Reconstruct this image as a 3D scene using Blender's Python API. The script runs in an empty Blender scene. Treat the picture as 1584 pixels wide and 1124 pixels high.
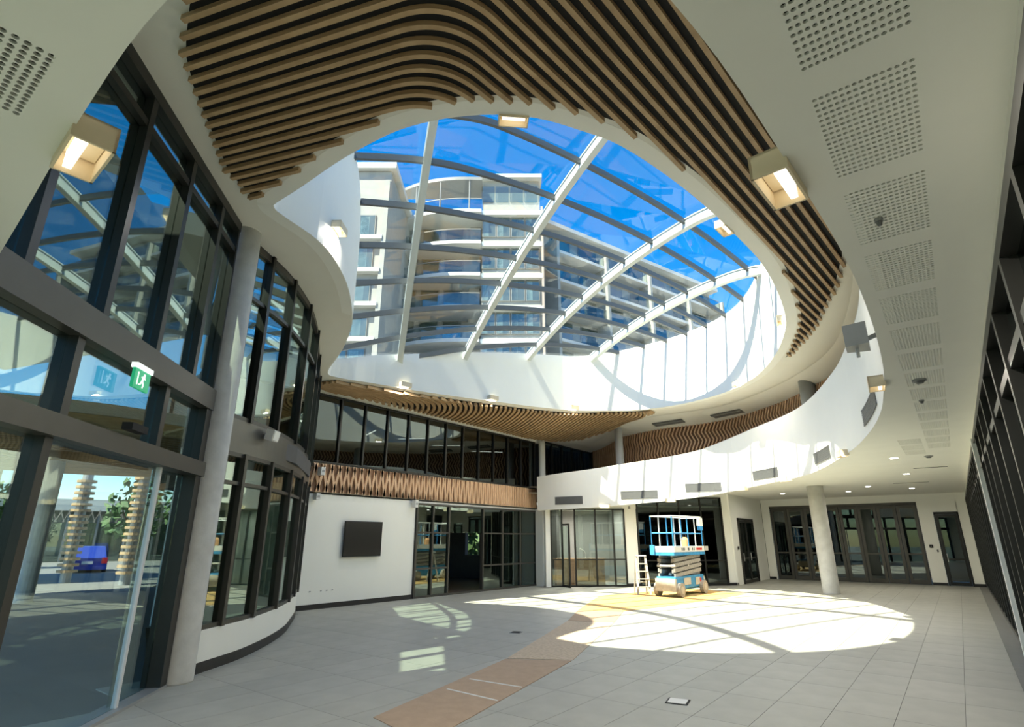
import bpy, bmesh, math, random
from mathutils import Vector, Matrix
from mathutils.geometry import delaunay_2d_cdt, tessellate_polygon
random.seed(7)
R = math.radians
SC = bpy.context.scene
COL = SC.collection
YAW = R(37.5)

# ------------------------------------------------------------------ camera, sky, sun, exposure
cam_d = bpy.data.cameras.new('camera'); cam_d.sensor_width = 36.0; cam_d.sensor_fit = 'HORIZONTAL'
cam_d.lens = 860.0 / 1584.0 * 36.0; cam_d.clip_start = 0.02; cam_d.clip_end = 600
cam = bpy.data.objects.new('camera', cam_d); COL.objects.link(cam)
cam.location = (0, 0, 1.65); cam.rotation_euler = (R(90 + 17.6), 0, YAW)
SC.camera = cam
SUN_AZ = R(80.0); SUN_EL = R(53.5)          # direction the light travels to, and height
w = bpy.data.worlds.new('sky'); SC.world = w; w.use_nodes = True
wn = w.node_tree; wn.nodes.clear()
wo = wn.nodes.new('ShaderNodeOutputWorld'); wb = wn.nodes.new('ShaderNodeBackground')
sky = wn.nodes.new('ShaderNodeTexSky'); sky.sky_type = 'NISHITA'; sky.sun_disc = False
sky.sun_elevation = SUN_EL; sky.sun_rotation = R(190)
sky.air_density = 1.0; sky.dust_density = 0.3; sky.ozone_density = 3.0
hs = wn.nodes.new('ShaderNodeHueSaturation'); hs.inputs['Saturation'].default_value = 1.45
wn.links.new(sky.outputs[0], hs.inputs['Color']); wn.links.new(hs.outputs[0], wb.inputs['Color'])
wb.inputs['Strength'].default_value = 0.066
wn.links.new(wb.outputs[0], wo.inputs[0])
sd = bpy.data.lights.new('sun', 'SUN'); sd.energy = 3.4; sd.angle = R(0.53); sd.color = (1.0, 0.945, 0.74)
sun = bpy.data.objects.new('sun', sd); COL.objects.link(sun)
sdir = Vector((math.cos(SUN_AZ) * math.cos(SUN_EL), math.sin(SUN_AZ) * math.cos(SUN_EL), -math.sin(SUN_EL)))
sun.rotation_euler = sdir.to_track_quat('-Z', 'Y').to_euler(); sun.location = (-20, -25, 40)
SC.view_settings.view_transform = 'Standard'; SC.view_settings.look = 'None'
SC.view_settings.gamma = 1.0; SC.view_settings.use_curve_mapping = False
SC.view_settings.exposure = 2.33
cy = SC.cycles
cy.max_bounces = 14; cy.diffuse_bounces = 7; cy.glossy_bounces = 5; cy.transmission_bounces = 6
cy.transparent_max_bounces = 24; cy.sample_clamp_indirect = 6.0

# ------------------------------------------------------------------ materials
M = {}
def pbr(name, col, rough=0.6, metal=0.0, var=0.06, scale=6.0, bump=0.0, bscale=60.0, spec=0.5, rand=0.0, emit=None, estr=0.0):
    m = bpy.data.materials.new(name); m.use_nodes = True
    nt = m.node_tree; b = nt.nodes['Principled BSDF']
    b.inputs['Roughness'].default_value = rough; b.inputs['Metallic'].default_value = metal
    b.inputs['Specular IOR Level'].default_value = spec
    tc = nt.nodes.new('ShaderNodeTexCoord')
    no = nt.nodes.new('ShaderNodeTexNoise'); no.inputs['Scale'].default_value = scale; no.inputs['Detail'].default_value = 6
    nt.links.new(tc.outputs['Object'], no.inputs['Vector'])
    cr = nt.nodes.new('ShaderNodeMapRange'); cr.inputs[1].default_value = 0.25; cr.inputs[2].default_value = 0.75
    cr.inputs[3].default_value = 1 - var; cr.inputs[4].default_value = 1 + var
    nt.links.new(no.outputs['Fac'], cr.inputs[0])
    mul = nt.nodes.new('ShaderNodeVectorMath'); mul.operation = 'SCALE'; mul.inputs[0].default_value = col[:3]
    nt.links.new(cr.outputs[0], mul.inputs['Scale'])
    last = mul.outputs[0]
    if rand > 0:
        oi = nt.nodes.new('ShaderNodeObjectInfo'); mr = nt.nodes.new('ShaderNodeMapRange')
        mr.inputs[3].default_value = 1 - rand; mr.inputs[4].default_value = 1 + rand
        nt.links.new(oi.outputs['Random'], mr.inputs[0])
        m2 = nt.nodes.new('ShaderNodeVectorMath'); m2.operation = 'SCALE'
        nt.links.new(last, m2.inputs[0]); nt.links.new(mr.outputs[0], m2.inputs['Scale']); last = m2.outputs[0]
    nt.links.new(last, b.inputs['Base Color'])
    if bump > 0:
        n2 = nt.nodes.new('ShaderNodeTexNoise'); n2.inputs['Scale'].default_value = bscale; n2.inputs['Detail'].default_value = 5
        nt.links.new(tc.outputs['Object'], n2.inputs['Vector'])
        bp = nt.nodes.new('ShaderNodeBump'); bp.inputs['Strength'].default_value = bump; bp.inputs['Distance'].default_value = 0.01
        nt.links.new(n2.outputs['Fac'], bp.inputs['Height']); nt.links.new(bp.outputs[0], b.inputs['Normal'])
    if emit:
        b.inputs['Emission Color'].default_value = (*emit, 1); b.inputs['Emission Strength'].default_value = estr
    M[name] = m; return m
def wood(name, a, b_, scale=(3, 3, 30), rough=0.55, rand=0.08):
    m = bpy.data.materials.new(name); m.use_nodes = True
    nt = m.node_tree; b = nt.nodes['Principled BSDF']; b.inputs['Roughness'].default_value = rough
    tc = nt.nodes.new('ShaderNodeTexCoord'); mp = nt.nodes.new('ShaderNodeMapping'); mp.inputs['Scale'].default_value = scale
    no = nt.nodes.new('ShaderNodeTexNoise'); no.inputs['Scale'].default_value = 1.2; no.inputs['Detail'].default_value = 8
    no.inputs['Distortion'].default_value = 0.6
    ra = nt.nodes.new('ShaderNodeValToRGB'); ra.color_ramp.elements[0].position = 0.3; ra.color_ramp.elements[1].position = 0.72
    ra.color_ramp.elements[0].color = (*a, 1); ra.color_ramp.elements[1].color = (*b_, 1)
    oi = nt.nodes.new('ShaderNodeObjectInfo'); mr = nt.nodes.new('ShaderNodeMapRange')
    mr.inputs[3].default_value = 1 - rand; mr.inputs[4].default_value = 1 + rand
    m2 = nt.nodes.new('ShaderNodeVectorMath'); m2.operation = 'SCALE'
    nt.links.new(tc.outputs['Object'], mp.inputs[0]); nt.links.new(mp.outputs[0], no.inputs['Vector'])
    nt.links.new(no.outputs['Fac'], ra.inputs[0]); nt.links.new(ra.outputs[0], m2.inputs[0])
    nt.links.new(oi.outputs['Random'], mr.inputs[0]); nt.links.new(mr.outputs[0], m2.inputs['Scale'])
    nt.links.new(m2.outputs[0], b.inputs['Base Color'])
    M[name] = m; return m
def glass(name, tint, f0=0.06, gloss=(0.95, 0.97, 0.97), grazing=1.0):
    """thin sheet: tinted transparency plus a mirror share that grows towards grazing angles (Schlick)"""
    m = bpy.data.materials.new(name); m.use_nodes = True
    nt = m.node_tree; nt.nodes.clear()
    o = nt.nodes.new('ShaderNodeOutputMaterial'); mx = nt.nodes.new('ShaderNodeMixShader')
    t = nt.nodes.new('ShaderNodeBsdfTransparent'); g = nt.nodes.new('ShaderNodeBsdfGlossy'); ge = nt.nodes.new('ShaderNodeNewGeometry')
    t.inputs[0].default_value = (*tint, 1); g.inputs[0].default_value = (*gloss, 1); g.inputs['Roughness'].default_value = 0.0
    def mt(op, x, y=None):
        n = nt.nodes.new('ShaderNodeMath'); n.operation = op; n.use_clamp = True
        for i, q in enumerate((x, y)):
            if q is None: continue
            if isinstance(q, (int, float)): n.inputs[i].default_value = q
            else: nt.links.new(q, n.inputs[i])
        return n.outputs[0]
    dp = nt.nodes.new('ShaderNodeVectorMath'); dp.operation = 'DOT_PRODUCT'
    nt.links.new(ge.outputs['Incoming'], dp.inputs[0]); nt.links.new(ge.outputs['Normal'], dp.inputs[1])
    ab = nt.nodes.new('ShaderNodeMath'); ab.operation = 'ABSOLUTE'; nt.links.new(dp.outputs['Value'], ab.inputs[0])
    pw = mt('POWER', mt('SUBTRACT', 1.0, ab.outputs[0]), 5.0)
    fac = mt('ADD', mt('MULTIPLY', pw, grazing * (1 - f0)), f0)
    nt.links.new(fac, mx.inputs[0]); nt.links.new(t.outputs[0], mx.inputs[1]); nt.links.new(g.outputs[0], mx.inputs[2])
    nt.links.new(mx.outputs[0], o.inputs[0]); M[name] = m; return m
def emis(name, col, st):
    m = bpy.data.materials.new(name); m.use_nodes = True
    nt = m.node_tree; nt.nodes.clear()
    o = nt.nodes.new('ShaderNodeOutputMaterial'); e = nt.nodes.new('ShaderNodeEmission')
    e.inputs[0].default_value = (*col, 1); e.inputs[1].default_value = st
    nt.links.new(e.outputs[0], o.inputs[0]); M[name] = m; return m
pbr('white', (0.86, 0.865, 0.81), 0.55, var=0.015, scale=1.5)
pbr('soffit', (0.86, 0.86, 0.79), 0.7, var=0.02, scale=2)
pbr('bulkhead', (0.78, 0.77, 0.70), 0.7, var=0.02, scale=2)
pbr('black', (0.008, 0.008, 0.008), 0.8, var=0.1)
pbr('skirting', (0.015, 0.015, 0.016), 0.5)
pbr('alu', (0.020, 0.020, 0.018), 0.38, metal=0.3, var=0.08)
pbr('alu_face', (0.062, 0.060, 0.052), 0.42, metal=0.3, var=0.05)
pbr('spandrel', (0.13, 0.127, 0.11), 0.4, metal=0.4, var=0.04)
pbr('concrete', (0.55, 0.55, 0.52), 0.75, var=0.12, scale=5, bump=0.25, bscale=25)
pbr('tile', (0.345, 0.345, 0.305), 0.5, var=0.10, scale=3.0, bump=0.06, bscale=90, rand=0.05)
pbr('grout', (0.20, 0.20, 0.185), 0.9)
wood('slat', (0.36, 0.235, 0.12), (0.52, 0.36, 0.20), (2.5, 2.5, 20))
wood('batten', (0.50, 0.30, 0.17), (0.72, 0.49, 0.31), (14, 14, 2.5))
wood('batten_dark', (0.15, 0.075, 0.035), (0.24, 0.13, 0.065), (14, 14, 2.5))
wood('deck', (0.16, 0.085, 0.05), (0.26, 0.15, 0.09), (3, 20, 3))
wood('counter_wood', (0.33, 0.20, 0.12), (0.45, 0.30, 0.19), (2, 2, 14))
pbr('card', (0.40, 0.285, 0.19), 0.85, var=0.09, scale=7, bump=0.2, bscale=30)
pbr('card_worn', (0.49, 0.385, 0.27), 0.85, var=0.22, scale=22, bump=0.35, bscale=30)
pbr('card_sunlit', (0.55, 0.35, 0.13), 0.85, var=0.10, scale=8, bump=0.2, bscale=30)  # same brown card, with the sunlight put into its colour
pbr('steel_white', (0.60, 0.65, 0.635), 0.4, var=0.03)
pbr('purlin', (0.085, 0.095, 0.10), 0.45, var=0.05)
pbr('grey_metal', (0.33, 0.34, 0.34), 0.45, metal=0.4, var=0.05)
pbr('light_grey', (0.6, 0.61, 0.6), 0.5, var=0.04)
pbr('vent', (0.13, 0.135, 0.135), 0.6)
pbr('screen_glass', (0.014, 0.0145, 0.015), 0.2, spec=1.0, var=0.0)
pbr('cream', (0.80, 0.68, 0.47), 0.55, var=0.02)
pbr('lift_blue', (0.045, 0.26, 0.52), 0.45, var=0.25, scale=9)
pbr('lift_grey', (0.30, 0.29, 0.27), 0.6, var=0.3, scale=14)
pbr('lift_pale', (0.48, 0.46, 0.41), 0.55, var=0.15, scale=12)
pbr('lift_white', (0.70, 0.70, 0.67), 0.5, var=0.06, scale=12)
pbr('rubber', (0.36, 0.33, 0.28), 0.85, var=0.2, scale=18)
pbr('red', (0.55, 0.04, 0.03), 0.45); pbr('orange', (0.62, 0.30, 0.13), 0.6)
pbr('exit_green', (0.01, 0.22, 0.10), 0.4, emit=(0.01, 0.25, 0.11), estr=0.25)
pbr('exit_white', (0.85, 0.88, 0.85), 0.4, emit=(0.8, 0.9, 0.85), estr=0.25)
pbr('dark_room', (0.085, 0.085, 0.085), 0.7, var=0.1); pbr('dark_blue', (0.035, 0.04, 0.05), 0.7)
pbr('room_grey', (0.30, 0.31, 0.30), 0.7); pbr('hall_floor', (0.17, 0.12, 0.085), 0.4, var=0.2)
pbr('panel_grey', (0.42, 0.43, 0.42), 0.6)
pbr('car_blue', (0.02, 0.05, 0.35), 0.3, var=0.02); pbr('tail_red', (0.6, 0.02, 0.03), 0.3); pbr('tyre', (0.02, 0.02, 0.02), 0.8)
pbr('paving', (0.15, 0.152, 0.15), 0.85, var=0.10, scale=1.2, bump=0.15, bscale=30); pbr('asphalt', (0.28, 0.28, 0.27), 0.9, var=0.1)
pbr('bark', (0.12, 0.08, 0.05), 0.9, var=0.3); pbr('leaf', (0.06, 0.13, 0.035), 0.7, var=0.5, scale=8, rand=0.2)
pbr('tower_render', (0.27, 0.28, 0.26), 0.75, var=0.06, scale=1.5); pbr('tower_white', (0.50, 0.51, 0.49), 0.7, var=0.04)
pbr('tower_dark', (0.17, 0.18, 0.18), 0.5); pbr('tower_brown', (0.36, 0.30, 0.25), 0.6); pbr('curtain', (0.62, 0.68, 0.68), 0.8, var=0.2, scale=5)
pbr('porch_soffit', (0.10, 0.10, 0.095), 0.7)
pbr('hill', (0.2, 0.22, 0.18), 0.9)
glass('roof_glass', (0.93, 0.96, 0.965), 0.04, grazing=0.5)
glass('facade_glass', (0.60, 0.68, 0.645), 0.13, (0.80, 0.92, 0.87))
glass('dark_glass', (0.22, 0.25, 0.25), 0.09, (0.78, 0.88, 0.86))
glass('clear_glass', (0.80, 0.86, 0.84), 0.06, (0.85, 0.95, 0.91))
glass('rail_glass', (0.75, 0.82, 0.83), 0.06)
emis('lamp', (1.0, 0.90, 0.70), 0.4); emis('downlight', (1.0, 0.95, 0.85), 6.0); emis('tube', (1.0, 0.93, 0.8), 2.2)

# ------------------------------------------------------------------ helpers
class MB:
    def __init__(s): s.v = []; s.f = []
    def add(s, vs, fs):
        k = len(s.v); s.v += [tuple(p) for p in vs]; s.f += [tuple(i + k for i in f) for f in fs]; return s
    def box(s, c, d, rz=0.0, rx=0.0, ry=0.0):
        m = Matrix.Translation(c) @ Matrix.Rotation(rz, 4, 'Z') @ Matrix.Rotation(ry, 4, 'Y') @ Matrix.Rotation(rx, 4, 'X')
        h = [x / 2 for x in d]
        vs = [m @ Vector((a * h[0], b * h[1], e * h[2])) for e in (-1, 1) for b in (-1, 1) for a in (-1, 1)]
        return s.add(vs, [(0, 2, 3, 1), (4, 5, 7, 6), (0, 1, 5, 4), (2, 6, 7, 3), (0, 4, 6, 2), (1, 3, 7, 5)])
    def bar(s, p, q, a, b, up=(0, 0, 1)):
        p, q = Vector(p), Vector(q); d = (q - p).normalized(); u = Vector(up)
        if abs(d.dot(u)) > 0.98: u = Vector((1, 0, 0))
        x = d.cross(u).normalized(); y = x.cross(d).normalized()
        o = [(-a / 2, -b / 2), (a / 2, -b / 2), (a / 2, b / 2), (-a / 2, b / 2)]
        vs = [e + x * i + y * j for e in (p, q) for i, j in o]
        return s.add(vs, [(3, 2, 1, 0), (4, 5, 6, 7), (0, 1, 5, 4), (1, 2, 6, 5), (2, 3, 7, 6), (3, 0, 4, 7)])
    def tube(s, path, r, n=10, cap=True):
        P = [Vector(p) for p in path]; rr = r if isinstance(r, (list, tuple)) else [r] * len(P); rings = []
        for i, p in enumerate(P):
            d = (P[min(i + 1, len(P) - 1)] - P[max(i - 1, 0)]).normalized(); u = Vector((0, 0, 1))
            if abs(d.z) > 0.95: u = Vector((1, 0, 0))
            x = d.cross(u).normalized(); y = x.cross(d)
            rings.append([p + (x * math.cos(t) + y * math.sin(t)) * rr[i] for t in [2 * math.pi * k / n for k in range(n)]])
        vs = [v for g in rings for v in g]; fs = []
        for i in range(len(P) - 1):
            for k in range(n):
                a = i * n + k; b = i * n + (k + 1) % n; fs.append((a, b, b + n, a + n))
        if cap: fs += [tuple(range(n - 1, -1, -1)), tuple(range((len(P) - 1) * n, len(P) * n))]
        return s.add(vs, fs)
    def prism(s, pts, z0, z1):
        n = len(pts); vs = [(x, y, z0) for x, y in pts] + [(x, y, z1) for x, y in pts]
        return s.add(vs, [tuple(range(n - 1, -1, -1)), tuple(range(n, 2 * n))] + [(i, (i + 1) % n, n + (i + 1) % n, n + i) for i in range(n)])
    def sweep(s, path, w, h0, h1, closed=False):
        """rectangular section of width w from z+h0 to z+h1 along a path of (x, y, z)"""
        n = len(path); vs = []
        for i, p in enumerate(path):
            a = path[(i - 1) % n] if closed or i > 0 else path[i]; b = path[(i + 1) % n] if closed or i < n - 1 else path[i]
            d = Vector((b[0] - a[0], b[1] - a[1], 0)).normalized(); x = Vector((-d.y, d.x, 0)) * w / 2
            q = Vector(p)
            vs += [q + x + Vector((0, 0, h0)), q - x + Vector((0, 0, h0)), q - x + Vector((0, 0, h1)), q + x + Vector((0, 0, h1))]
        fs = []
        for i in range(n if closed else n - 1):
            a = i * 4; b = ((i + 1) % n) * 4
            for k in range(4): fs.append((a + k, a + (k + 1) % 4, b + (k + 1) % 4, b + k))
        if not closed: fs += [(3, 2, 1, 0), tuple((n - 1) * 4 + k for k in range(4))]
        return s.add(vs, fs)
    def wall(s, path, z0, z1, t, closed=False):
        """solid strip, t thick on the left of the path; z0, z1 numbers or lists"""
        n = len(path); vs = []
        nr = normals(path, closed)
        for i, (x, y) in enumerate(path):
            a = z0[i] if isinstance(z0, (list, tuple)) else z0; b = z1[i] if isinstance(z1, (list, tuple)) else z1
            nx, ny = nr[i][0] * t, nr[i][1] * t
            vs += [(x, y, a), (x + nx, y + ny, a), (x + nx, y + ny, b), (x, y, b)]
        fs = []
        for i in range(n if closed else n - 1):
            a = i * 4; b = ((i + 1) % n) * 4
            for k in range(4): fs.append((a + k, a + (k + 1) % 4, b + (k + 1) % 4, b + k))
        if not closed: fs += [(3, 2, 1, 0), tuple((n - 1) * 4 + k for k in range(4))]
        return s.add(vs, fs)
    def disc(s, c, r, h, n=16): return s.prism([(c[0] + r * math.cos(2 * math.pi * k / n), c[1] + r * math.sin(2 * math.pi * k / n)) for k in range(n)], c[2], c[2] + h)
    def mesh(s, name, mat):
        me = bpy.data.meshes.new(name); me.from_pydata(s.v, [], s.f); me.validate(); me.update()
        bm = bmesh.new(); bm.from_mesh(me); bmesh.ops.recalc_face_normals(bm, faces=bm.faces); bm.to_mesh(me); bm.free()
        me.materials.append(M[mat]); return me
    def build(s, name, mat, parent=None, smooth=False):
        me = s.mesh(name, mat)
        if smooth:
            for p in me.polygons: p.use_smooth = True
        return put(name, me, parent)
def put(name, me, parent=None, loc=None, rz=0.0):
    o = bpy.data.objects.new(name, me); COL.objects.link(o)
    if loc is not None: o.location = loc
    if rz: o.rotation_euler = (0, 0, rz)
    if parent: o.parent = parent
    return o
def empty(name, loc=(0, 0, 0), rz=0.0):
    o = bpy.data.objects.new(name, None); COL.objects.link(o); o.location = loc; o.rotation_euler = (0, 0, rz); o.empty_display_size = 0.1
    return o
def tag(o, label, cat, group=None, kind=None):
    o['label'] = label; o['category'] = cat
    if group: o['group'] = group
    if kind: o['kind'] = kind
    return o
def struct(o, label, cat): return tag(o, label, cat, kind='structure')
def dup(root, loc, rz=None, label=None):
    r = root.copy(); COL.objects.link(r); r.location = loc
    if rz is not None: r.rotation_euler = (0, 0, rz)
    if label: r['label'] = label
    for ch in list(root.children):
        c = ch.copy(); COL.objects.link(c); c.parent = r
        for g in ch.children:
            d = g.copy(); COL.objects.link(d); d.parent = c
    return r
def normals(path, closed=False):
    n = len(path); out = []
    for i in range(n):
        a = path[(i - 1) % n] if closed or i > 0 else path[i]; b = path[(i + 1) % n] if closed or i < n - 1 else path[i]
        dx, dy = b[0] - a[0], b[1] - a[1]; l = math.hypot(dx, dy) or 1; out.append((-dy / l, dx / l))
    return out
def offset(path, d, closed=False):
    return [(p[0] + n[0] * d, p[1] + n[1] * d) for p, n in zip(path, normals(path, closed))]
def spline(pts, k=6, closed=False):
    n = len(pts); out = []
    for i in range(n if closed else n - 1):
        g = lambda j: pts[j % n] if closed else pts[max(0, min(n - 1, j))]
        p0, p1, p2, p3 = g(i - 1), g(i), g(i + 1), g(i + 2)
        for s in range(k):
            t = s / k
            out.append(tuple(0.5 * (2 * b + (c - a) * t + (2 * a - 5 * b + 4 * c - d) * t * t + (3 * b - a - 3 * c + d) * t ** 3) for a, b, c, d in zip(p0, p1, p2, p3)))
    if not closed: out.append(tuple(pts[-1]))
    return out
def inside(p, poly):
    x, y = p[0], p[1]; c = False; j = len(poly) - 1
    for i in range(len(poly)):
        xi, yi = poly[i][0], poly[i][1]; xj, yj = poly[j][0], poly[j][1]
        if (yi > y) != (yj > y) and x < (xj - xi) * (y - yi) / (yj - yi) + xi: c = not c
        j = i
    return c
def fill(outer, holes=(), extra=()):
    """triangulated region between loops, as (points, triangles)"""
    pts = [Vector((x, y)) for x, y in outer]; ed = [(i, (i + 1) % len(outer)) for i in range(len(outer))]
    for h in holes:
        k = len(pts); pts += [Vector((x, y)) for x, y in h]; ed += [(k + i, k + (i + 1) % len(h)) for i in range(len(h))]
    pts += [Vector(p) for p in extra]
    r = delaunay_2d_cdt(pts, ed, [], 0, 1e-5); vs, fs = r[0], r[2]; out = []
    for f in fs:
        c = sum((vs[i] for i in f), Vector((0, 0))) / len(f)
        if inside(c, outer) and not any(inside(c, h) for h in holes): out.append(tuple(f))
    return vs, out
def clip_cell(poly, a0, a1, b0, b1):
    """Sutherland-Hodgman in (a, b) coordinates"""
    for ax, lim, sg in ((0, a0, 1), (0, a1, -1), (1, b0, 1), (1, b1, -1)):
        out = []
        for i in range(len(poly)):
            p, q = poly[i - 1], poly[i]; ip, iq = sg * (p[ax] - lim) >= 0, sg * (q[ax] - lim) >= 0
            if ip != iq:
                t = (lim - p[ax]) / (q[ax] - p[ax]); out.append((p[0] + (q[0] - p[0]) * t, p[1] + (q[1] - p[1]) * t))
            if iq: out.append(q)
        poly = out
        if not poly: return []
    return poly
def arclen(path):
    s = [0.0]
    for a, b in zip(path, path[1:]): s.append(s[-1] + math.hypot(b[0] - a[0], b[1] - a[1]))
    return s
def at_s(path, s):
    L = arclen(path); s = max(0, min(L[-1], s))
    for i in range(len(path) - 1):
        if L[i + 1] >= s:
            t = (s - L[i]) / max(1e-9, L[i + 1] - L[i]); a, b = path[i], path[i + 1]; d = math.hypot(b[0] - a[0], b[1] - a[1])
            return (a[0] + (b[0] - a[0]) * t, a[1] + (b[1] - a[1]) * t), ((b[0] - a[0]) / d, (b[1] - a[1]) / d)
def near_s(path, x, y):
    L = arclen(path); i = min(range(len(path)), key=lambda i: (path[i][0] - x) ** 2 + (path[i][1] - y) ** 2); return L[i]
def sub(path, s0, s1, step=0.25):
    n = max(2, int((s1 - s0) / step) + 1); return [at_s(path, s0 + (s1 - s0) * k / (n - 1))[0] for k in range(n)]

# ------------------------------------------------------------------ plan curves (metres; x to the right wall, y to the far doors)
SOF = 3.40                                   # lower soffit
def z2(x):                                   # upper ceiling, dipping towards the screen wall
    t = min(1, max(0, (x + 12.8) / 3.5)); t = t * t * (3 - 2 * t); return 5.6 + 0.6 * t
DQ = (9.44539, 0.313751, -0.0533435, -0.0475198, -0.0043145, -0.0382405)
def zd(x, y):                                # glazed roof
    X, Y = x + 7, y - 11; drop = 0.16 * max(0, 7.5 - y) ** 2 * min(1, max(0, (x + 9.0) / 3.0)) + 0.10 * max(0, x + 4.0) ** 2
    return -drop + DQ[0] + DQ[1] * X + DQ[2] * Y + DQ[3] * X * X + DQ[4] * Y * Y + DQ[5] * X * Y
LIPC = [(-12.55, 17.95, 2.72, 3.98), (-11.4, 17.95, 2.74, 4.05), (-10.3, 18.2, 2.77, 4.14), (-9.3, 18.75, 2.86, 4.30), (-8.0, 19.15, 2.95, 4.45), (-6.84, 19.45, 3.06, 4.62),
        (-6.0, 19.55, 3.17, 4.85), (-4.74, 19.0, 3.3, 5.1), (-2.94, 17.1, 3.36, 5.2), (-1.58, 13.8, 3.4, 5.2), (-0.93, 11.4, 3.4, 5.2), (-0.57, 9.5, 3.4, 5.1),
        (-0.39, 7.9, 3.4, 5.05), (-0.30, 6.8, 3.4, 5.0), (-0.25, 5.4, 3.4, 5.0), (-0.25, 4.0, 3.4, 4.9), (-0.32, 2.75, 3.4, 4.8), (-0.42, 1.6, 3.4, 4.8), (-0.60, 0.92, 3.4, 4.8),
        (-1.0, 0.55, 3.4, 4.8), (-1.8, 0.42, 3.4, 4.8), (-2.7, 0.43, 3.4, 4.8), (-4.0, 0.50, 3.4, 4.8), (-5.02, 0.55, 3.4, 4.8)]
LIP4 = spline(LIPC, 5); LIP = [(p[0], p[1]) for p in LIP4]
OPENC = [(-6.97, 3.47), (-6.90, 3.40), (-6.80, 3.38), (-6.17, 3.38), (-5.42, 3.36), (-4.89, 3.38), (-4.28, 3.45), (-3.74, 3.64), (-3.29, 3.91), (-2.92, 4.26), (-2.62, 4.75), (-2.38, 5.26), (-2.17, 6.13), (-2.01, 7.14),
         (-1.9, 8.28), (-1.83, 9.55), (-1.91, 11.0), (-2.08, 12.33), (-2.4, 13.6), (-3.04, 15.25), (-3.96, 16.87), (-5.18, 18.04), (-6.78, 18.72), (-8.16, 18.72), (-9.2, 18.25), (-10.04, 17.26),
         (-10.59, 15.56), (-11.08, 13.36), (-11.39, 11.89), (-11.65, 10.54), (-11.85, 9.28), (-12.03, 8.3), (-11.9, 7.85), (-10.8, 7.46), (-9.7, 6.88), (-8.41, 5.83), (-7.62, 4.97), (-7.22, 4.32), (-7.05, 3.72), (-7.0, 3.56)]
OPEN = spline(OPENC, 4, True)                # counter-clockwise
BAYC = [(-8.05, 3.75), (-8.22, 4.05), (-8.66, 4.75), (-9.4, 5.6), (-10.25, 6.4), (-11.1, 7.05), (-12.2, 7.85), (-13.1, 8.4)]
BAY = spline(BAYC, 6)
CEDGE = spline([(-13.1, 21.6), (-10.9, 20.9), (-9.74, 20.3), (-8.0, 20.0), (-6.88, 20.05), (-5.5, 19.7), (-4.2, 18.7), (-2.95, 17.35), (-1.7, 15.3), (-0.95, 12.6), (-0.5, 9.8), (-0.2, 6.0)], 4)
CORR = spline([(-13.1, 23.2), (-10.6, 22.0), (-8.7, 21.4), (-7.4, 21.4), (-6.0, 21.1), (-4.5, 20.1), (-3.1, 18.7), (-1.5, 16.2), (-0.35, 13.2), (0.25, 10.0), (0.4, 6.0)], 4)
XR, XT, YF = 0.50, -13.1, 28.0

# ------------------------------------------------------------------ floor
TW, TL = 0.535, 1.07
fl = MB().prism([(-13.1, 8.4), (-8.0, 3.5), (-0.6, -3.9), (0.6, -3.9), (0.6, 28.2), (-7, 28.2), (-13.1, 23)], -0.12, -0.006).build('floor', 'grout')
struct(fl, 'pale grey rectangular floor tiles across the atrium', 'floor')
def to_px(x, y, z):
    c, s = math.cos(YAW), math.sin(YAW); p = R(17.6); z -= 1.65
    r = c * x + s * y; f0 = -s * x + c * y; f = f0 * math.cos(p) + z * math.sin(p); u = -f0 * math.sin(p) + z * math.cos(p)
    return (792 + 860 * r / f, 562 - 860 * u / f, f)
cells = []
FLP = [(-13.1, 8.1), (-8.3, 3.35), (-1.05, -3.9), (0.5, -3.9), (0.5, 28.0), (-6.98, 28.0), (-6.98, 23.3), (-12.25, 18.3), (-13.1, 18.6)]
for i in range(-24, 1):
    for j in range(-5, 28):
        cx, cyy = -0.27 + TW * (i + 0.5), 8.2 + TL * (j - 7 + 0.5)
        if not inside((cx, cyy), FLP): continue
        u, v, f = to_px(cx, cyy, 0) if (-math.sin(YAW) * cx + math.cos(YAW) * cyy) > 0.3 else (0, 0, -1)
        shown = f > 0.5 and -90 < u < 1670 and v < 1200
        cells.append((0 if shown else 1, math.hypot(cx, cyy), cx, cyy))
cells.sort()
tme = MB().box((0, 0, -0.006), (TW - 0.0045, TL - 0.0045, 0.012)).mesh('tile', 'tile')
for k, (h, d, x, y) in enumerate(cells):
    if k < 300 and not h: put('tile', tme, fl, (x, y, 0))
rest = MB()
for k, (h, d, x, y) in enumerate(cells):
    if not (k < 300 and not h): rest.box((x, y, -0.006), (TW - 0.0045, TL - 0.0045, 0.012))
o = rest.build('tile_field', 'tile', fl); o['kind'] = 'stuff'

# ------------------------------------------------------------------ lower soffit with perforated panels
panels = [(0.025, y0 + 0.34, 0.36, 0.68) for y0 in [2.245 + 0.848 * k for k in range(-2, 14)]] + [(-0.40, y0 + 0.34, 0.36, 0.68) for y0 in [2.245 + 0.848 * k for k in range(11, 15)]]
panels = [p for p in panels if not (p[0] < -0.2 and p[1] < 12.2)]
panels += [(-2.64, 0.02, 0.52, 0.50)]
prect = [[(x - w_ / 2, y - l / 2), (x + w_ / 2, y - l / 2), (x + w_ / 2, y + l / 2), (x - w_ / 2, y + l / 2)] for x, y, w_, l in panels]
outer = [tuple(p) for p in LIP] + [(-0.5, -4.0), (XR + 0.1, -4.0), (XR + 0.1, YF + 0.2), (XT, YF + 0.2), (XT, 17.95)]
vs, fs = fill(outer, prect)
mb = MB().add([(v.x, v.y, SOF) for v in vs], fs)
ceil_low = mb.build('ceiling', 'soffit')
struct(ceil_low, 'low white plasterboard ceiling with perforated panels around the void', 'ceiling')
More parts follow.
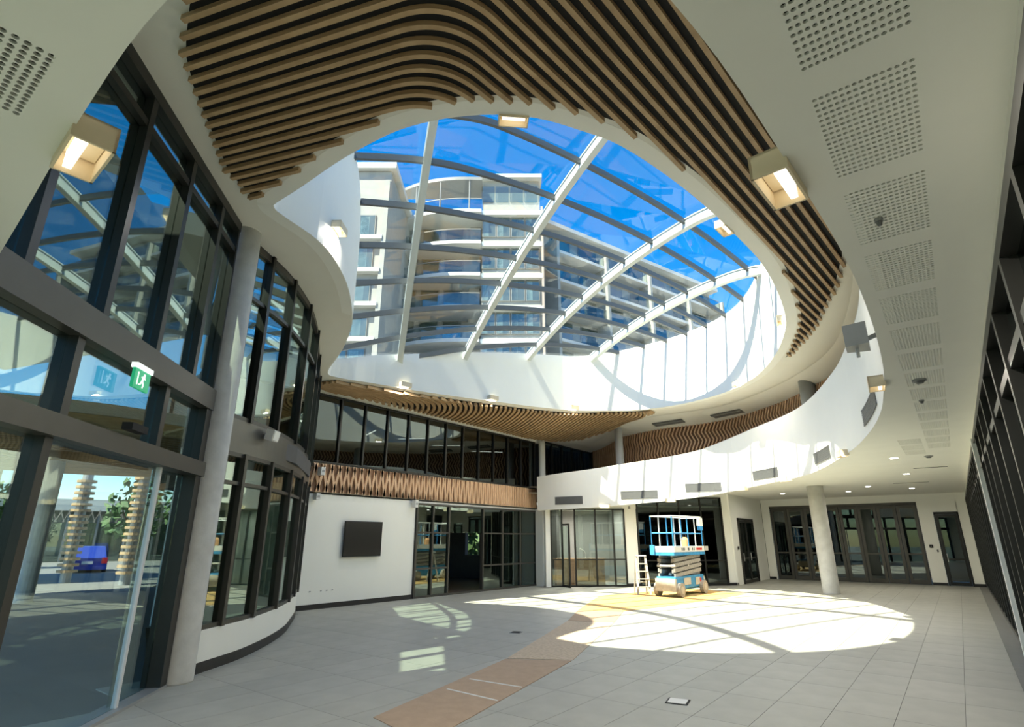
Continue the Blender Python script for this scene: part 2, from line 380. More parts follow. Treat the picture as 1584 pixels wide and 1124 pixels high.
def perf(w_, l, nx, ny):
    mb = MB(); cx, cyy = w_ / nx, l / ny; r = min(cx, cyy) * 0.40
    for i in range(nx):
        for j in range(ny):
            ox, oy = -w_ / 2 + cx * (i + 0.5), -l / 2 + cyy * (j + 0.5)
            out = [(a * cx / 2, b * cyy / 2) for a, b in ((1, 0), (1, 1), (0, 1), (-1, 1), (-1, 0), (-1, -1), (0, -1), (1, -1))]
            inn = [(r * math.cos(math.pi / 4 * k), r * math.sin(math.pi / 4 * k)) for k in range(8)]
            v = [(ox + a, oy + b, 0) for a, b in out] + [(ox + a, oy + b, 0) for a, b in inn] + [(ox + a, oy + b, 0.012) for a, b in inn]
            mb.add(v, [(k, (k + 1) % 8, 8 + (k + 1) % 8, 8 + k) for k in range(8)] + [(8 + k, 8 + (k + 1) % 8, 16 + (k + 1) % 8, 16 + k) for k in range(8)])
    return mb.mesh('perforated_panel', 'soffit')
pm = perf(0.36, 0.68, 15, 18); pm2 = perf(0.52, 0.50, 16, 14)
bk = MB().box((0, 0, 0.06), (0.36, 0.68, 0.08)).mesh('acoustic_backing', 'black'); bk2 = MB().box((0, 0, 0.06), (0.52, 0.50, 0.08)).mesh('acoustic_backing', 'black')
for x, y, w_, l in panels:
    p = put('perforated_panel', pm if l > 0.6 else pm2, ceil_low, (x, y, SOF)); put('acoustic_backing', bk if l > 0.6 else bk2, p)
vs, fs = fill(outer)
o = MB().add([(v.x, v.y, SOF + 0.22) for v in vs], fs).build('floor_upper', 'concrete'); struct(o, 'upper gallery floor slab behind the white balustrade', 'floor')

# ------------------------------------------------------------------ white curved balustrade round the void
zb = [p[2] + (0.004 if p[2] > 3.395 else -0.004) for p in LIP4]; zt = [p[3] for p in LIP4]
bal = MB().wall(LIP, zb, zt, 0.16).build('wall_balustrade', 'white', smooth=False)
struct(bal, 'white curved gallery balustrade wrapping round the void', 'wall')
def on_lip(x, y, z=0.0, out=0.0):
    s = near_s(LIP, x, y); (px, py), (dx, dy) = at_s(LIP, s); i = min(range(len(LIP)), key=lambda i: (LIP[i][0] - px) ** 2 + (LIP[i][1] - py) ** 2)
    return px + dy * out, py - dx * out, zb[i], math.atan2(dy, dx)

# ------------------------------------------------------------------ upper ceiling
OUT2 = [(-8.05, 3.55), (-0.5, -4.0), (XR + 0.1, -4.0), (XR + 0.1, YF + 0.2), (XT, YF + 0.2), (XT, 8.4)] + [BAY[i] for i in range(len(BAY) - 2, 0, -1)]
grid = [(-13 + 0.6 * i, 4.3 + 0.9 * j) for i in range(9) for j in range(26)]
grid = [g for g in grid if inside(g, OUT2) and not inside(g, OPEN)]
vs, fs = fill(OUT2, [OPEN], grid)
ceil_up = MB().add([(v.x, v.y, z2(v.x)) for v in vs], fs).build('ceiling_upper', 'bulkhead')
struct(ceil_up, 'high white ceiling with timber slats round the skylight opening', 'ceiling')
# timber slats, parallel L curves cut by the opening and by the edge of the slatted field
def lcurve(c, u1, l1, u2, l2, r=0.55, n=14):
    """leg of length l1 ending at the corner c, rounded, then a leg of length l2"""
    c = Vector(c); a = c - Vector(u1) * l1; b = c + Vector(u2) * l2; p = c - Vector(u1) * r; q = c + Vector(u2) * r; out = []
    k1 = max(2, int((l1 - r) / 0.08)); k2 = max(2, int((l2 - r) / 0.08))
    out += [a.lerp(p, i / k1) for i in range(k1)]
    out += [(p * (1 - t) ** 2 + c * 2 * t * (1 - t) + q * t * t) for t in [i / n for i in range(n)]]
    out += [q.lerp(b, i / k2) for i in range(k2 + 1)]
    return [(v.x, v.y) for v in out]
INA = offset(OPEN, -0.24, True); INB = offset(OPEN, -0.16, True)
REGA = [(-6.95, 3.06), (-6.68, 2.57), (-5.94, 1.95), (-5.54, 1.62), (-5.2, 1.40), (-4.97, 1.30), (-4.57, 1.16), (-3.9, 0.95), (-1.2, 0.95), (-0.62, 1.3), (-0.45, 2.0), (-0.40, 8.5), (-0.62, 10.0), (-0.91, 11.2), (-1.6, 13.2), (-2.44, 15.0),
        (-3.54, 16.6), (-4.2, 16.8), (-3.0, 12.0), (-3.0, 6.0), (-6.0, 5.0)]
REGB = [(-12.7, 7.95), (-13.0, 8.5), (-13.0, 18.0), (-12.7, 19.2), (-11.8, 20.2), (-10.4, 20.6), (-8.6, 19.6), (-8.05, 19.35), (-8.3, 18.0), (-10.0, 15.0), (-11, 9)]
nslat = 0
def slats(curve, region, inner, wd, dp):
    run = []; global nslat
    for p in curve + [(99, 99)]:
        ok = inside(p, region) and not inside(p, inner)
        if ok: run.append(p)
        else:
            if len(run) > 3:
                MB().sweep([(x, y, z2(x)) for x, y in run], wd, -dp, -0.012).build('ceiling_slat', 'slat', ceil_up); nslat += 1
            run = []
u1 = Vector((0.945, 0.327)).normalized(); u2 = Vector((0.085, 0.996)).normalized()
n1 = Vector((-u1.y, u1.x)); n2 = Vector((-u2.y, u2.x))
corner0 = Vector((-2.92, 2.78))
def corner_at(d):     # both legs moved by d towards the opening
    den = n1.x * n2.y - n1.y * n2.x
    b1, b2 = n1.dot(corner0) + d, n2.dot(corner0) + d
    return ((b1 * n2.y - b2 * n1.y) / den, (n1.x * b2 - n2.x * b1) / den)
for k in range(-22, 24):
    c = corner_at(k * 0.142); slats(lcurve(c, u1, 6.0, u2, 17.0, 0.5), REGA, INA, 0.052, 0.068)
v1 = Vector((0.05, 1)).normalized(); v2 = Vector((-0.93, 0.36)).normalized()
for k in range(-4, 74):
    t = k * 0.16; c = Vector((-12.95, 9.3)) + Vector((0.46, 1.02)) * t * 1.0
    slats(lcurve((c.x, c.y), v1, 6.0, v2, 6.0, 1.1), REGB, INB, 0.085, 0.09)
for reg, inn, dd in ((REGA, INA, 0.07), (REGB, INB, 0.05)):
    pts = [p for p in [(-13.2 + 0.12 * i, 0.5 + 0.12 * j) for i in range(110) for j in range(172)] if inside(p, reg) and not inside(p, inn)]
    hole = offset(OPEN, -0.30 if reg is REGA else -0.20, True)
    sg = sum(reg[i - 1][0] * reg[i][1] - reg[i][0] * reg[i - 1][1] for i in range(len(reg)))
    cl = offset(reg, dd if sg > 0 else -dd, True)
    # field of the black backing: triangulate the region minus the opening
    P = [Vector(p) for p in cl] + [Vector(p) for p in hole]
    E_ = [(i, (i + 1) % len(cl)) for i in range(len(cl))] + [(len(cl) + i, len(cl) + (i + 1) % len(hole)) for i in range(len(hole))]
    r_ = delaunay_2d_cdt(P + [Vector(p) for p in pts[::7]], E_, [], 0, 1e-5)
    ff = []
    for f in r_[2]:
        c = sum((r_[0][i] for i in f), Vector((0, 0))) / len(f)
        if inside(c, cl) and not inside(c, hole): ff.append(tuple(f))
    MB().add([(v.x, v.y, z2(v.x) - 0.012) for v in r_[0]], ff).build('slat_backing', 'black', ceil_up)

# ------------------------------------------------------------------ drum between the ceiling and the glazed roof
drum = MB().wall(OPEN, [z2(x) - 0.002 for x, y in OPEN], [zd(x, y) - 0.05 for x, y in OPEN], -0.22, True).build('wall_skylight_drum', 'white')
struct(drum, 'white curved drum wall below the glazed roof', 'wall')
roof = struct(empty('roof_skylight', (-7, 11, 6.2)), 'domed glass skylight with white beams and dark purlins', 'skylight')
roofI = Matrix.Translation((7, -11, -6.2))
def rb(mb, name, mat):
    mb.v = [tuple(roofI @ Vector(p)) for p in mb.v]; return mb.build(name, mat, roof)
OP2 = offset(OPEN, -0.12, True)
TH = R(161.03); ca, sa = math.cos(TH), math.sin(TH)
toab = lambda x, y: (ca * x + sa * y, -sa * x + ca * y)
toxy = lambda a, b: (ca * a - sa * b, sa * a + ca * b)
BEAMS = [((-5.5, 5.25), (-11.75, 10.05)), ((-3.2, 8.55), (-11.4, 12.35)), ((-2.0, 12.15), (-11.05, 15.05)), ((-2.3, 14.9), (-10.3, 17.9))]
BEAMS[0] = ((-4.2, 4.25), (-11.75, 10.05))
def runs(p, q, poly, n=80):
    pts = [(p[0] + (q[0] - p[0]) * i / n, p[1] + (q[1] - p[1]) * i / n) for i in range(n + 1)]; return [t for t in pts if inside(t, poly)]
for p, q in BEAMS:
    d = Vector((q[0] - p[0], q[1] - p[1])).normalized(); p = (p[0] - d.x * 2, p[1] - d.y * 2); q = (q[0] + d.x * 2, q[1] + d.y * 2)
    pts = runs(p, q, OP2, 120)
    mb = MB(); path = [(x, y, zd(x, y)) for x, y in pts]
    mb.sweep(path, 0.16, -0.30, -0.27).sweep(path, 0.11, -0.27, -0.06).sweep(path, 0.16, -0.06, -0.03)
    rb(mb, 'beam', 'steel_white')
AL = [5.9, 7.0, 8.1, 9.2, 10.25, 11.2, 12.1, 12.95, 13.75, 14.5, 15.25]
for a in AL:
    pts = runs(toxy(a, 2), toxy(a, -20), OP2, 160)
    if len(pts) < 4: continue
    rb(MB().sweep([(x, y, zd(x, y)) for x, y in pts], 0.075, -0.17, -0.03), 'purlin', 'purlin')
# panes: cut by the purlins along one axis and by lines near the beams along the other
OPab = [toab(*p) for p in OP2]
AA = [3.5] + AL + [17.5]; BB = [2.0, -4.6, -7.65, -10.75, -13.6, -21.0]
for a0, a1 in zip(AA, AA[1:]):
    for b1, b0 in zip(BB, BB[1:]):
        c = clip_cell(OPab, a0 + 0.004, a1 - 0.004, b0 + 0.004, b1 - 0.004)
        if len(c) < 3: continue
        ar = abs(sum(c[i - 1][0] * c[i][1] - c[i][0] * c[i - 1][1] for i in range(len(c)))) / 2
        if ar < 0.05: continue
        xs = [toxy(*p) for p in c]
        tri = tessellate_polygon([[Vector((x, y, 0)) for x, y in xs]])
        rb(MB().add([(x, y, zd(x, y)) for x, y in xs], tri), 'pane', 'roof_glass')

# ------------------------------------------------------------------ screen wall, timber band, upper glazing
tv = MB().box((XT - 0.1, (5.3 + 12.2) / 2, 1.42), (0.2, 6.9, 2.84)).box((XT - 0.1, 15.5, 2.79), (0.2, 6.6, 0.10))
tv.box((XT - 0.1, 12.0, 3.2), (0.2, 13.4, 0.8)).box((XT - 0.1, 12.9, 5.85), (0.2, 15, 0.8))
tvw = tv.build('wall_screen', 'white'); struct(tvw, 'white wall carrying the black screen and the timber band', 'wall')
o = MB().box((XT + 0.012, 10.3, 0.06), (0.024, 3.85, 0.12)).build('baseboard_screen_wall', 'skirting'); struct(o, 'black skirting along the screen wall', 'baseboard')
band = empty('wall_timber_band', (XT, 8.3, 2.85)); struct(band, 'zigzag timber batten band above the screen', 'cladding')
back = MB().box((0.025, 5.15, 0.365), (0.03, 10.3, 0.73)).build('band_backing', 'batten_dark', band)
zig = MB(); y = 0.05; k = 0
while y < 10.25:
    lean = 0.10 * max(0, 1 - y / 8.5); a = lean * (1 if k % 2 else -1)
    wdt = 0.075 + 0.005 * (y / 10.3)
    zig.bar((0.06, y - a, 0.0), (0.06, y + a, 0.73), 0.05, wdt, (1, 0, 0)) if False else zig.add(
        [(0.04, y - a - wdt / 2, 0), (0.04, y - a + wdt / 2, 0), (0.04, y + a + wdt / 2, 0.73), (0.04, y + a - wdt / 2, 0.73),
         (0.085, y - a - wdt / 2, 0), (0.085, y - a + wdt / 2, 0), (0.085, y + a + wdt / 2, 0.73), (0.085, y + a - wdt / 2, 0.73)],
        [(0, 1, 2, 3), (4, 7, 6, 5), (0, 4, 5, 1), (1, 5, 6, 2), (2, 6, 7, 3), (3, 7, 4, 0)])
    y += 0.125 - 0.02 * min(1, y / 10); k += 1
o = zig.build('batten_screen', 'batten', band); o['kind'] = 'stuff'
def glazing(name, label, p, q, z0, z1, posts, rails=(), fw=0.06, fd=0.10, gl='facade_glass', frame='alu', skip=(), nopane=(), cat='window'):
    """curtain wall from p to q (plan); posts = distances along; rails = heights"""
    p, q = Vector(p), Vector(q); L = (q - p).length; d = (q - p) / L; root = empty(name, (p.x, p.y, z0), math.atan2(d.y, d.x)); struct(root, label, cat)
    H = z1 - z0; ps = sorted(set([0.0] + list(posts) + [L]))
    MB().box((L / 2, 0, fw / 2), (L, fd, fw)).build('sill', frame, root); MB().box((L / 2, 0, H - fw / 2), (L, fd, fw)).build('head', frame, root)
    me = MB().box((0, 0, H / 2), (fw, fd, H - 2 * fw)).mesh('mullion', frame)
    for s in ps: put('mullion', me, root, (min(max(s, fw / 2), L - fw / 2), 0, 0))
    zs = [fw] + [r - z0 for r in rails] + [H - fw]
    for i, (a, b) in enumerate(zip(ps, ps[1:])):
        a2, b2 = a + fw / 2, b - fw / 2
        for j, (za, zb_) in enumerate(zip(zs, zs[1:])):
            if (i, j) in skip: continue
            if j > 0 and (i, j - 1) not in nopane: MB().box(((a2 + b2) / 2, 0, za), (b2 - a2, fd * 0.8, fw * 0.8)).build('rail', frame, root)
            if (i, j) not in nopane:
                MB().box(((a2 + b2) / 2, 0, (za + zb_) / 2), (b2 - a2, 0.012, zb_ - za)).build('pane', gl, root)
    return root
w2g = glazing('window_1', 'long dark glazing above the timber band', (XT, 8.35), (XT, 18.55), 3.60, 5.46, [0.84 * k for k in range(1, 12)], (), 0.05, 0.12, 'dark_glass')
# ------------------------------------------------------------------ entrance on the screen wall
ent = glazing('window_2', 'glazed entrance under the timber band with an open doorway', (XT, 12.22), (XT, 18.58), 0.0, 2.74, [0.72, 1.45, 3.16, 4.24, 5.3], (0.82, 1.87), 0.06, 0.12, 'facade_glass', 'alu_face', nopane=((2, 0), (2, 1)))

# ------------------------------------------------------------------ office front, set diagonally
A_ = Vector((-12.25, 18.3)); B_ = Vector((-7.0, 23.3)); Ld = (B_ - A_).length; ed = (B_ - A_) / Ld; ang = math.atan2(ed.y, ed.x)
ofw = empty('wall_office', (A_.x, A_.y, 0), ang); struct(ofw, 'white wall and piers between the office glazing', 'wall')
MB().box((3.17, 0.1, 1.4), (0.46, 0.22, 2.8)).build('pier', 'white', ofw); MB().box((Ld - 0.17, 0.1, 1.4), (0.36, 0.22, 2.8)).build('pier', 'white', ofw)
MB().box((1.71, 0.12, 3.1), (3.42, 0.22, 0.6)).build('bulkhead', 'white', ofw); MB().box((Ld - 0.18, 0.12, 3.1), (0.36, 0.22, 0.6)).build('bulkhead', 'white', ofw); MB().box((5.2, 0.12, 3.33), (3.4, 0.22, 0.14)).build('bulkhead', 'white', ofw)
MB().box((3.17, -0.02, 0.05), (0.47, 0.02, 0.1)).build('skirting', 'skirting', ofw); MB().box((Ld - 0.17, -0.02, 0.05), (0.37, 0.02, 0.1)).build('skirting', 'skirting', ofw)
pr = MB().box((-12.78, 18.58, 1.4), (0.5, 0.30, 2.8), R(-20)).build('wall_corner_pier', 'white'); struct(pr, 'white corner pier between the entrance and the office', 'wall')
pr2 = MB().box((-12.36, 18.34, 1.7), (0.22, 0.30, 3.4), ang).build('wall_office_pier', 'white'); struct(pr2, 'narrow white pier left of the office glazing', 'wall')
off = glazing('window_3', 'office glazing with an open glass door near the entrance', A_ + ed * 0.02, A_ + ed * 2.93, 0.0, 2.80, [0.45, 0.95, 1.75, 2.45], (0.95,), 0.05, 0.10, 'clear_glass', 'alu', nopane=((1, 0), (1, 1)))
lift_win = glazing('window_4', 'dark office glazing behind the scissor lift', A_ + ed * 3.42, A_ + ed * (Ld - 0.36), 0.0, 3.26, [0.87, 1.73, 2.6], (0.9,), 0.05, 0.10, 'dark_glass', 'alu')
d3 = empty('door_1', (A_.x + ed.x * 0.46, A_.y + ed.y * 0.46, 0), ang - R(68)); struct(d3, 'open glass office door leaf with a dark frame', 'door')
for zc, hh in ((0.04, 0.08), (2.2, 0.07)): MB().box((0.26, 0, zc), (0.5, 0.05, hh)).build('rail', 'alu', d3)
for xx in (0.03, 0.49): MB().box((xx, 0, 1.12), (0.06, 0.05, 2.2)).build('stile', 'alu', d3)
MB().box((0.26, 0, 1.1), (0.42, 0.012, 2.1)).build('pane', 'clear_glass', d3)

# ------------------------------------------------------------------ far right walls and doors
ws = MB().box((-7.12, 25.6, 1.72), (0.24, 4.7, 3.44)).build('wall_recess', 'white'); struct(ws, 'short white wall with a narrow dark door beside the lift', 'wall')
def glass_door(name, label, loc, rz, wd, h, leaves=1, gl='dark_glass'):
    root = empty(name, loc, rz); struct(root, label, 'door')
    fr = MB()
    for s in (0, 1): fr.box((0.03 + s * (wd - 0.06), 0, h / 2), (0.06, 0.10, h))
    fr.box((wd / 2, 0, h - 0.035), (wd, 0.10, 0.07)); fr.build('door_frame', 'alu', root)
    lw = (wd - 0.12) / leaves
    for k in range(leaves):
        x0 = 0.06 + lw * k; lf = MB()
        lf.box((x0 + 0.04, 0.0, (h - 0.07) / 2), (0.07, 0.06, h - 0.09)).box((x0 + lw - 0.04, 0, (h - 0.07) / 2), (0.07, 0.06, h - 0.09))
        lf.box((x0 + lw / 2, 0, 0.07), (lw - 0.14, 0.06, 0.12)).box((x0 + lw / 2, 0, h - 0.13), (lw - 0.14, 0.06, 0.08)).box((x0 + lw / 2, 0, 0.95), (lw - 0.14, 0.07, 0.06))
        leaf = lf.build('door_leaf', 'alu', root)
        MB().box((x0 + lw / 2, 0, h / 2), (lw - 0.14, 0.012, h - 0.3)).build('pane', gl, leaf)
        MB().tube([(x0 + 0.09, -0.07, 0.85), (x0 + 0.09, -0.07, 1.15)], 0.012, 6).build('pull_handle', 'light_grey', leaf)
    return root
glass_door('door_2', 'narrow dark glass door in the recess beside the lift', (-6.985, 24.05, 0), R(90), 2.1, 2.5, 2)
fw_ = MB().box((-3.25, YF + 0.1, 3.28), (7.5, 0.2, 0.36)).box((-6.83, YF + 0.1, 1.55), (0.34, 0.2, 3.1)).box((-0.88, YF + 0.1, 1.55), (0.48, 0.2, 3.1)).box((0.33, YF + 0.1, 1.55), (0.4, 0.2, 3.1)).box((-0.25, YF + 0.1, 2.9), (0.8, 0.2, 0.4))
fwo = fw_.build('wall_far', 'white'); struct(fwo, 'far white wall with folding glass doors', 'wall')
o = MB().box((-0.88, YF - 0.012, 0.05), (0.48, 0.024, 0.1)).box((0.32, YF - 0.012, 0.05), (0.36, 0.024, 0.1)).box((-6.86, YF - 0.012, 0.05), (0.28, 0.024, 0.1)).build('baseboard_far', 'skirting'); struct(o, 'black skirting below the far white wall', 'baseboard')
fold = empty('door_3', (-6.66, YF + 0.05, 0)); struct(fold, 'row of dark folding glass doors in the far wall', 'door')
MB().box((2.77, 0, 3.05), (5.54, 0.14, 0.10)).build('head_track', 'alu_face', fold)
for k in range(8):
    x0 = 0.02 + 0.6875 * k; lw = 0.68; lf = MB()
    for xx in (x0 + 0.06, x0 + lw - 0.06): lf.box((xx, 0, 1.5), (0.11, 0.08, 2.98))
    lf.box((x0 + lw / 2, 0, 0.09), (lw - 0.22, 0.08, 0.16)).box((x0 + lw / 2, 0, 2.93), (lw - 0.22, 0.08, 0.12)).box((x0 + lw / 2, 0, 1.12), (lw - 0.22, 0.06, 0.06))
    leaf = lf.build('folding_leaf', 'alu_face', fold)
    MB().box((x0 + lw / 2, 0, 1.5), (lw - 0.22, 0.012, 2.8)).build('pane', 'dark_glass', leaf)
glass_door('door_4', 'single dark glass door at the far right corner', (-0.63, YF + 0.04, 0), 0, 0.78, 2.68, 1)

# ------------------------------------------------------------------ right wall glazing
rwb = MB().box((XR + 0.1, 12.0, 3.28), (0.2, 32.4, 0.26)).box((XR + 0.1, 12, 4.9), (0.2, 32.4, 3.0)).box((XR + 0.06, 27.6, 1.6), (0.14, 0.9, 3.2))
rwo = rwb.build('wall_right', 'bulkhead'); struct(rwo, 'white bulkhead above the right hand glazing', 'wall')
o = MB().box((XR + 0.2, 12, 0.08), (0.4, 32, 0.16)).build('baseboard_right', 'alu'); struct(o, 'dark sill along the right hand glazing', 'baseboard')
rg = glazing('window_5', 'dark glazing with close black mullions along the right side', (XR + 0.02, -3.9), (XR + 0.02, 27.2), 0.16, 3.15, [0.95 * k for k in range(1, 33)], (2.72,), 0.08, 0.16, 'dark_glass')
wpost = MB().box((XR - 0.03, 11.25, 1.57), (0.10, 0.26, 3.15)).build('trim_white_post', 'white'); struct(wpost, 'white post between the right hand panes', 'trim')

# ------------------------------------------------------------------ left entrance glazing
Q0 = Vector((-0.6, -3.9)); dl = Vector((-1, 1)).normalized()
sl = lambda x: (Q0.x - x) * math.sqrt(2)
Lw = sl(-7.80); lg = empty('window_6', (Q0.x, Q0.y, 0), R(135)); struct(lg, 'double height dark framed glass wall beside the concrete column', 'window')
posts_up = [-1.6, -2.35, -3.05, -3.75, -4.47, -5.2, -5.93, -6.65, -7.33]
FR = 'alu'
def lbox(name, s0, s1, z0, z1, dep=0.14, mat=FR, off=0.0): return MB().box(((s0 + s1) / 2, off, (z0 + z1) / 2), (s1 - s0, dep, z1 - z0)).build(name, mat, lg)
def lpane(s0, s1, z0, z1, mat='facade_glass', off=0.0): return MB().box(((s0 + s1) / 2, off, (z0 + z1) / 2), (s1 - s0, 0.014, z1 - z0)).build('pane', mat, lg)
lbox('head', 0, Lw, 6.06, 6.2, 0.2); lbox('transom', 0, Lw, 5.70, 5.78, 0.16); lbox('transom', 0, Lw, 3.32, 3.60, 0.26, 'alu_face'); lbox('door_header', 0, Lw, 2.44, 2.62, 0.30, 'alu_face')
ss = [0.0] + [sl(x) for x in posts_up] + [Lw]
for s in ss: lbox('mullion', max(0, s - 0.045), min(Lw, s + 0.045), 3.60, 6.06, 0.18)
for a, b in zip(ss, ss[1:]):
    lpane(a + 0.045, b - 0.045, 3.60, 5.70); lpane(a + 0.045, b - 0.045, 5.78, 6.06)
mid = [0.0] + [sl(x) for x in (-2.2, -3.4, -4.6, -5.76, -6.93)] + [Lw]
for s in mid: lbox('mullion', max(0, s - 0.05), min(Lw, s + 0.05), 2.62, 3.32, 0.18)
for a, b in zip(mid, mid[1:]): lpane(a + 0.05, b - 0.05, 2.62, 3.32)
low = [0.0] + [sl(x) for x in (-2.2, -3.4, -4.6, -5.70)]
for s in low: lbox('mullion', max(0, s - 0.05), s + 0.05, 0.03, 2.44, 0.16)
for a, b in zip(low, low[1:]): lpane(a + 0.05, b - 0.05, 0.03, 2.44)
lpane(low[-1] + 0.05, sl(-7.10), 0.03, 2.44, 'clear_glass', -0.03)                           # sliding leaf
lbox('leaf_edge', sl(-7.10), sl(-7.13), 0.0, 2.44, 0.05, 'light_grey', -0.03)
lpane(sl(-7.13), Lw - 0.16, 0.03, 2.44, 'facade_glass', 0.05)
lbox('mullion', Lw - 0.16, Lw, 0.0, 3.32, 0.22); lbox('threshold', 0, Lw, -0.01, 0.03, 0.24, 'grey_metal')
MB().box((sl(-6.40), -0.20, 2.70), (0.30, 0.10, 0.07)).build('door_sensor', 'black', lg)
colm = lambda x, y, r, z0, z1: MB().tube([(x, y, z0), (x, y, z0 + 0.02), (x, y, z1)], r, 28)
tag(colm(-7.90, 3.55, 0.20, 0, 6.2).build('concrete_column', 'concrete', smooth=True), 'tall round concrete column beside the left glass wall', 'column')
tag(colm(-3.58, 21.58, 0.25, 0, SOF).build('concrete_column', 'concrete', smooth=True), 'round concrete column standing before the folding doors', 'column')
tag(colm(-2.72, 17.75, 0.22, SOF + 0.22, 6.2).build('gallery_column', 'grey_metal', smooth=True), 'round grey column rising behind the balustrade at right', 'column')
tag(colm(-10.3, 20.6, 0.16, SOF + 0.22, 6.03).build('gallery_column', 'light_grey', smooth=True), 'pale column on the gallery beneath the tip of the slats', 'column')
tag(colm(-12.85, 18.75, 0.13, SOF + 0.22, 5.6).build('gallery_column', 'white', smooth=True), 'thin white column at the end of the dark upper glazing', 'column')

# ------------------------------------------------------------------ curved bay
bayb = MB().wall(BAY, 0.0, 0.52, 0.2).build('wall_bay', 'white'); struct(bayb, 'low white curved wall below the bay window', 'wall')
o = MB().wall(offset(BAY, -0.012), 0.0, 0.13, 0.012).build('baseboard_bay', 'skirting'); struct(o, 'black skirting round the curved bay', 'baseboard')
bay = empty('window_7', (BAY[0][0], BAY[0][1], 0)); struct(bay, 'curved two storey bay window with a grey band', 'window')
bI = Matrix.Translation((-BAY[0][0], -BAY[0][1], 0))
def bb(mb, name, mat):
    mb.v = [tuple(bI @ Vector(p)) for p in mb.v]; return mb.build(name, mat, bay)
bay_in = offset(BAY, 0.04)
bb(MB().wall(BAY, 2.88, 3.36, 0.16), 'spandrel_band', 'spandrel')
for z, h in ((0.52, 0.06), (2.42, 0.05), (2.82, 0.06), (3.36, 0.06), (5.25, 0.06), (6.08, 0.10)):
    bb(MB().wall(BAY, [min(z, z2(x) - 0.1) for x, y in BAY], [min(z + h, z2(x)) for x, y in BAY], 0.12), 'rail', 'alu_face')
bs = [0.06, 0.55, 1.42, 2.52, 3.65, 4.75, 5.9]; Lb = arclen(BAY)[-1]
for s in bs + [Lb - 0.05]:
    (x, y), (dx, dy) = at_s(BAY, s)
    bb(MB().box((x - dy * 0.04, y + dx * 0.04, 1.7), (0.07, 0.16, 2.36), math.atan2(dy, dx)), 'mullion', 'alu_face')
    bb(MB().box((x - dy * 0.04, y + dx * 0.04, (3.36 + z2(x)) / 2), (0.07, 0.16, z2(x) - 3.36), math.atan2(dy, dx)), 'mullion', 'alu')
bl = bs + [Lb - 0.05]
for a, b in zip(bl, bl[1:]):
    for z0, z1, mt in ((0.58, 2.42, 'facade_glass'), (2.47, 2.82, 'facade_glass'), (3.42, 5.25, 'facade_glass'), (5.31, 0, 'facade_glass')):
        path = sub(bay_in, a + 0.03, b - 0.03, 0.6)
        path = [path[0], path[-1]]
        bb(MB().wall(path, z0, z1 if z1 else [z2(x) - 0.12 for x, y in path], 0.012), 'pane', mt)
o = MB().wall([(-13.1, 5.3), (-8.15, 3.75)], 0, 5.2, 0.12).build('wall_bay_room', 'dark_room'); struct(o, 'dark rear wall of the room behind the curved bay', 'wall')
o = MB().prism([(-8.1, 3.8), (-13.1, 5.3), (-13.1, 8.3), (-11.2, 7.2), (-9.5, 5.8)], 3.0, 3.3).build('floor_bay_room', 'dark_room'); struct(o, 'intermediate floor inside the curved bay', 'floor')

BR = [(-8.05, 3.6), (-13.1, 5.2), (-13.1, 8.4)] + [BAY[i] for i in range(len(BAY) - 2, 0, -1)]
BH = [(-8.45, 3.95), (-9.3, 4.1), (-12.7, 5.2), (-12.7, 7.7), (-11.1, 6.7), (-10.25, 6.05), (-9.4, 5.25), (-8.75, 4.5)]  # hole of an added rooflight, shaped to let sun onto the atrium floor
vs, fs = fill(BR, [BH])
o = MB().add([(v.x, v.y, 6.21) for v in vs], fs).add([(v.x, v.y, 6.40) for v in vs], fs).build('ceiling_bay_room', 'dark_room'); struct(o, 'dark ceiling with an added rooflight behind the curved bay', 'ceiling')
for k in range(1, 7):
    x = -8.75 - 0.52 * k; ys = [p for p in [(x, 3.5 + 0.02 * j) for j in range(260)] if inside(p, BH)]
    if len(ys) > 4: MB().box((x, (ys[0][1] + ys[-1][1]) / 2, 6.3), (0.06, ys[-1][1] - ys[0][1], 0.14)).build('added_rooflight_bar', 'alu', o)
MB().add([(x, y, 6.36) for x, y in BH], tessellate_polygon([[Vector((x, y, 0)) for x, y in BH]])).build('pane', 'roof_glass', o)
# ------------------------------------------------------------------ gallery wall with timber, bulkhead
cw = MB().wall(CORR, SOF + 0.22, 6.0, 0.15).build('wall_gallery', 'batten_dark'); struct(cw, 'curved timber clad gallery wall behind the balustrade', 'wall')
cb = MB(); Lc = arclen(CORR)[-1]; s = 0.1; k = 0
CI = offset(CORR, -0.05)
while s < Lc - 0.1:
    amp = 0.17 * min(1, s / 6.0)
    for i in range(7):                                  # zigzag batten in short pieces
        z0 = SOF + 0.22 + (5.95 - SOF - 0.22) * i / 7; z1 = SOF + 0.22 + (5.95 - SOF - 0.22) * (i + 1) / 7
        sa0 = s + (amp if i % 2 else -amp) * 0.5; sb0 = s + (-amp if i % 2 else amp) * 0.5
        (xa, ya), (dx, dy) = at_s(CI, sa0 + 0.2); (xb, yb), _ = at_s(CI, sb0 + 0.2)
        cb.bar((xa, ya, z0), (xb, yb, z1), 0.05, 0.055, (dy, -dx, 0))
    s += 0.15; k += 1
o = cb.build('zigzag_battens', 'batten', cw); o['kind'] = 'stuff'
n = 60
ce = [at_s(CEDGE, arclen(CEDGE)[-1] * i / n)[0] for i in range(n + 1)]; co = [at_s(CORR, Lc * i / n)[0] for i in range(n + 1)]
vv = []; ff = []
for (a, b) in zip(ce, co): vv += [(a[0], a[1], z2(a[0]) - 0.01), (b[0], b[1], 5.93)]
for i in range(n): ff.append((2 * i, 2 * i + 1, 2 * i + 3, 2 * i + 2))
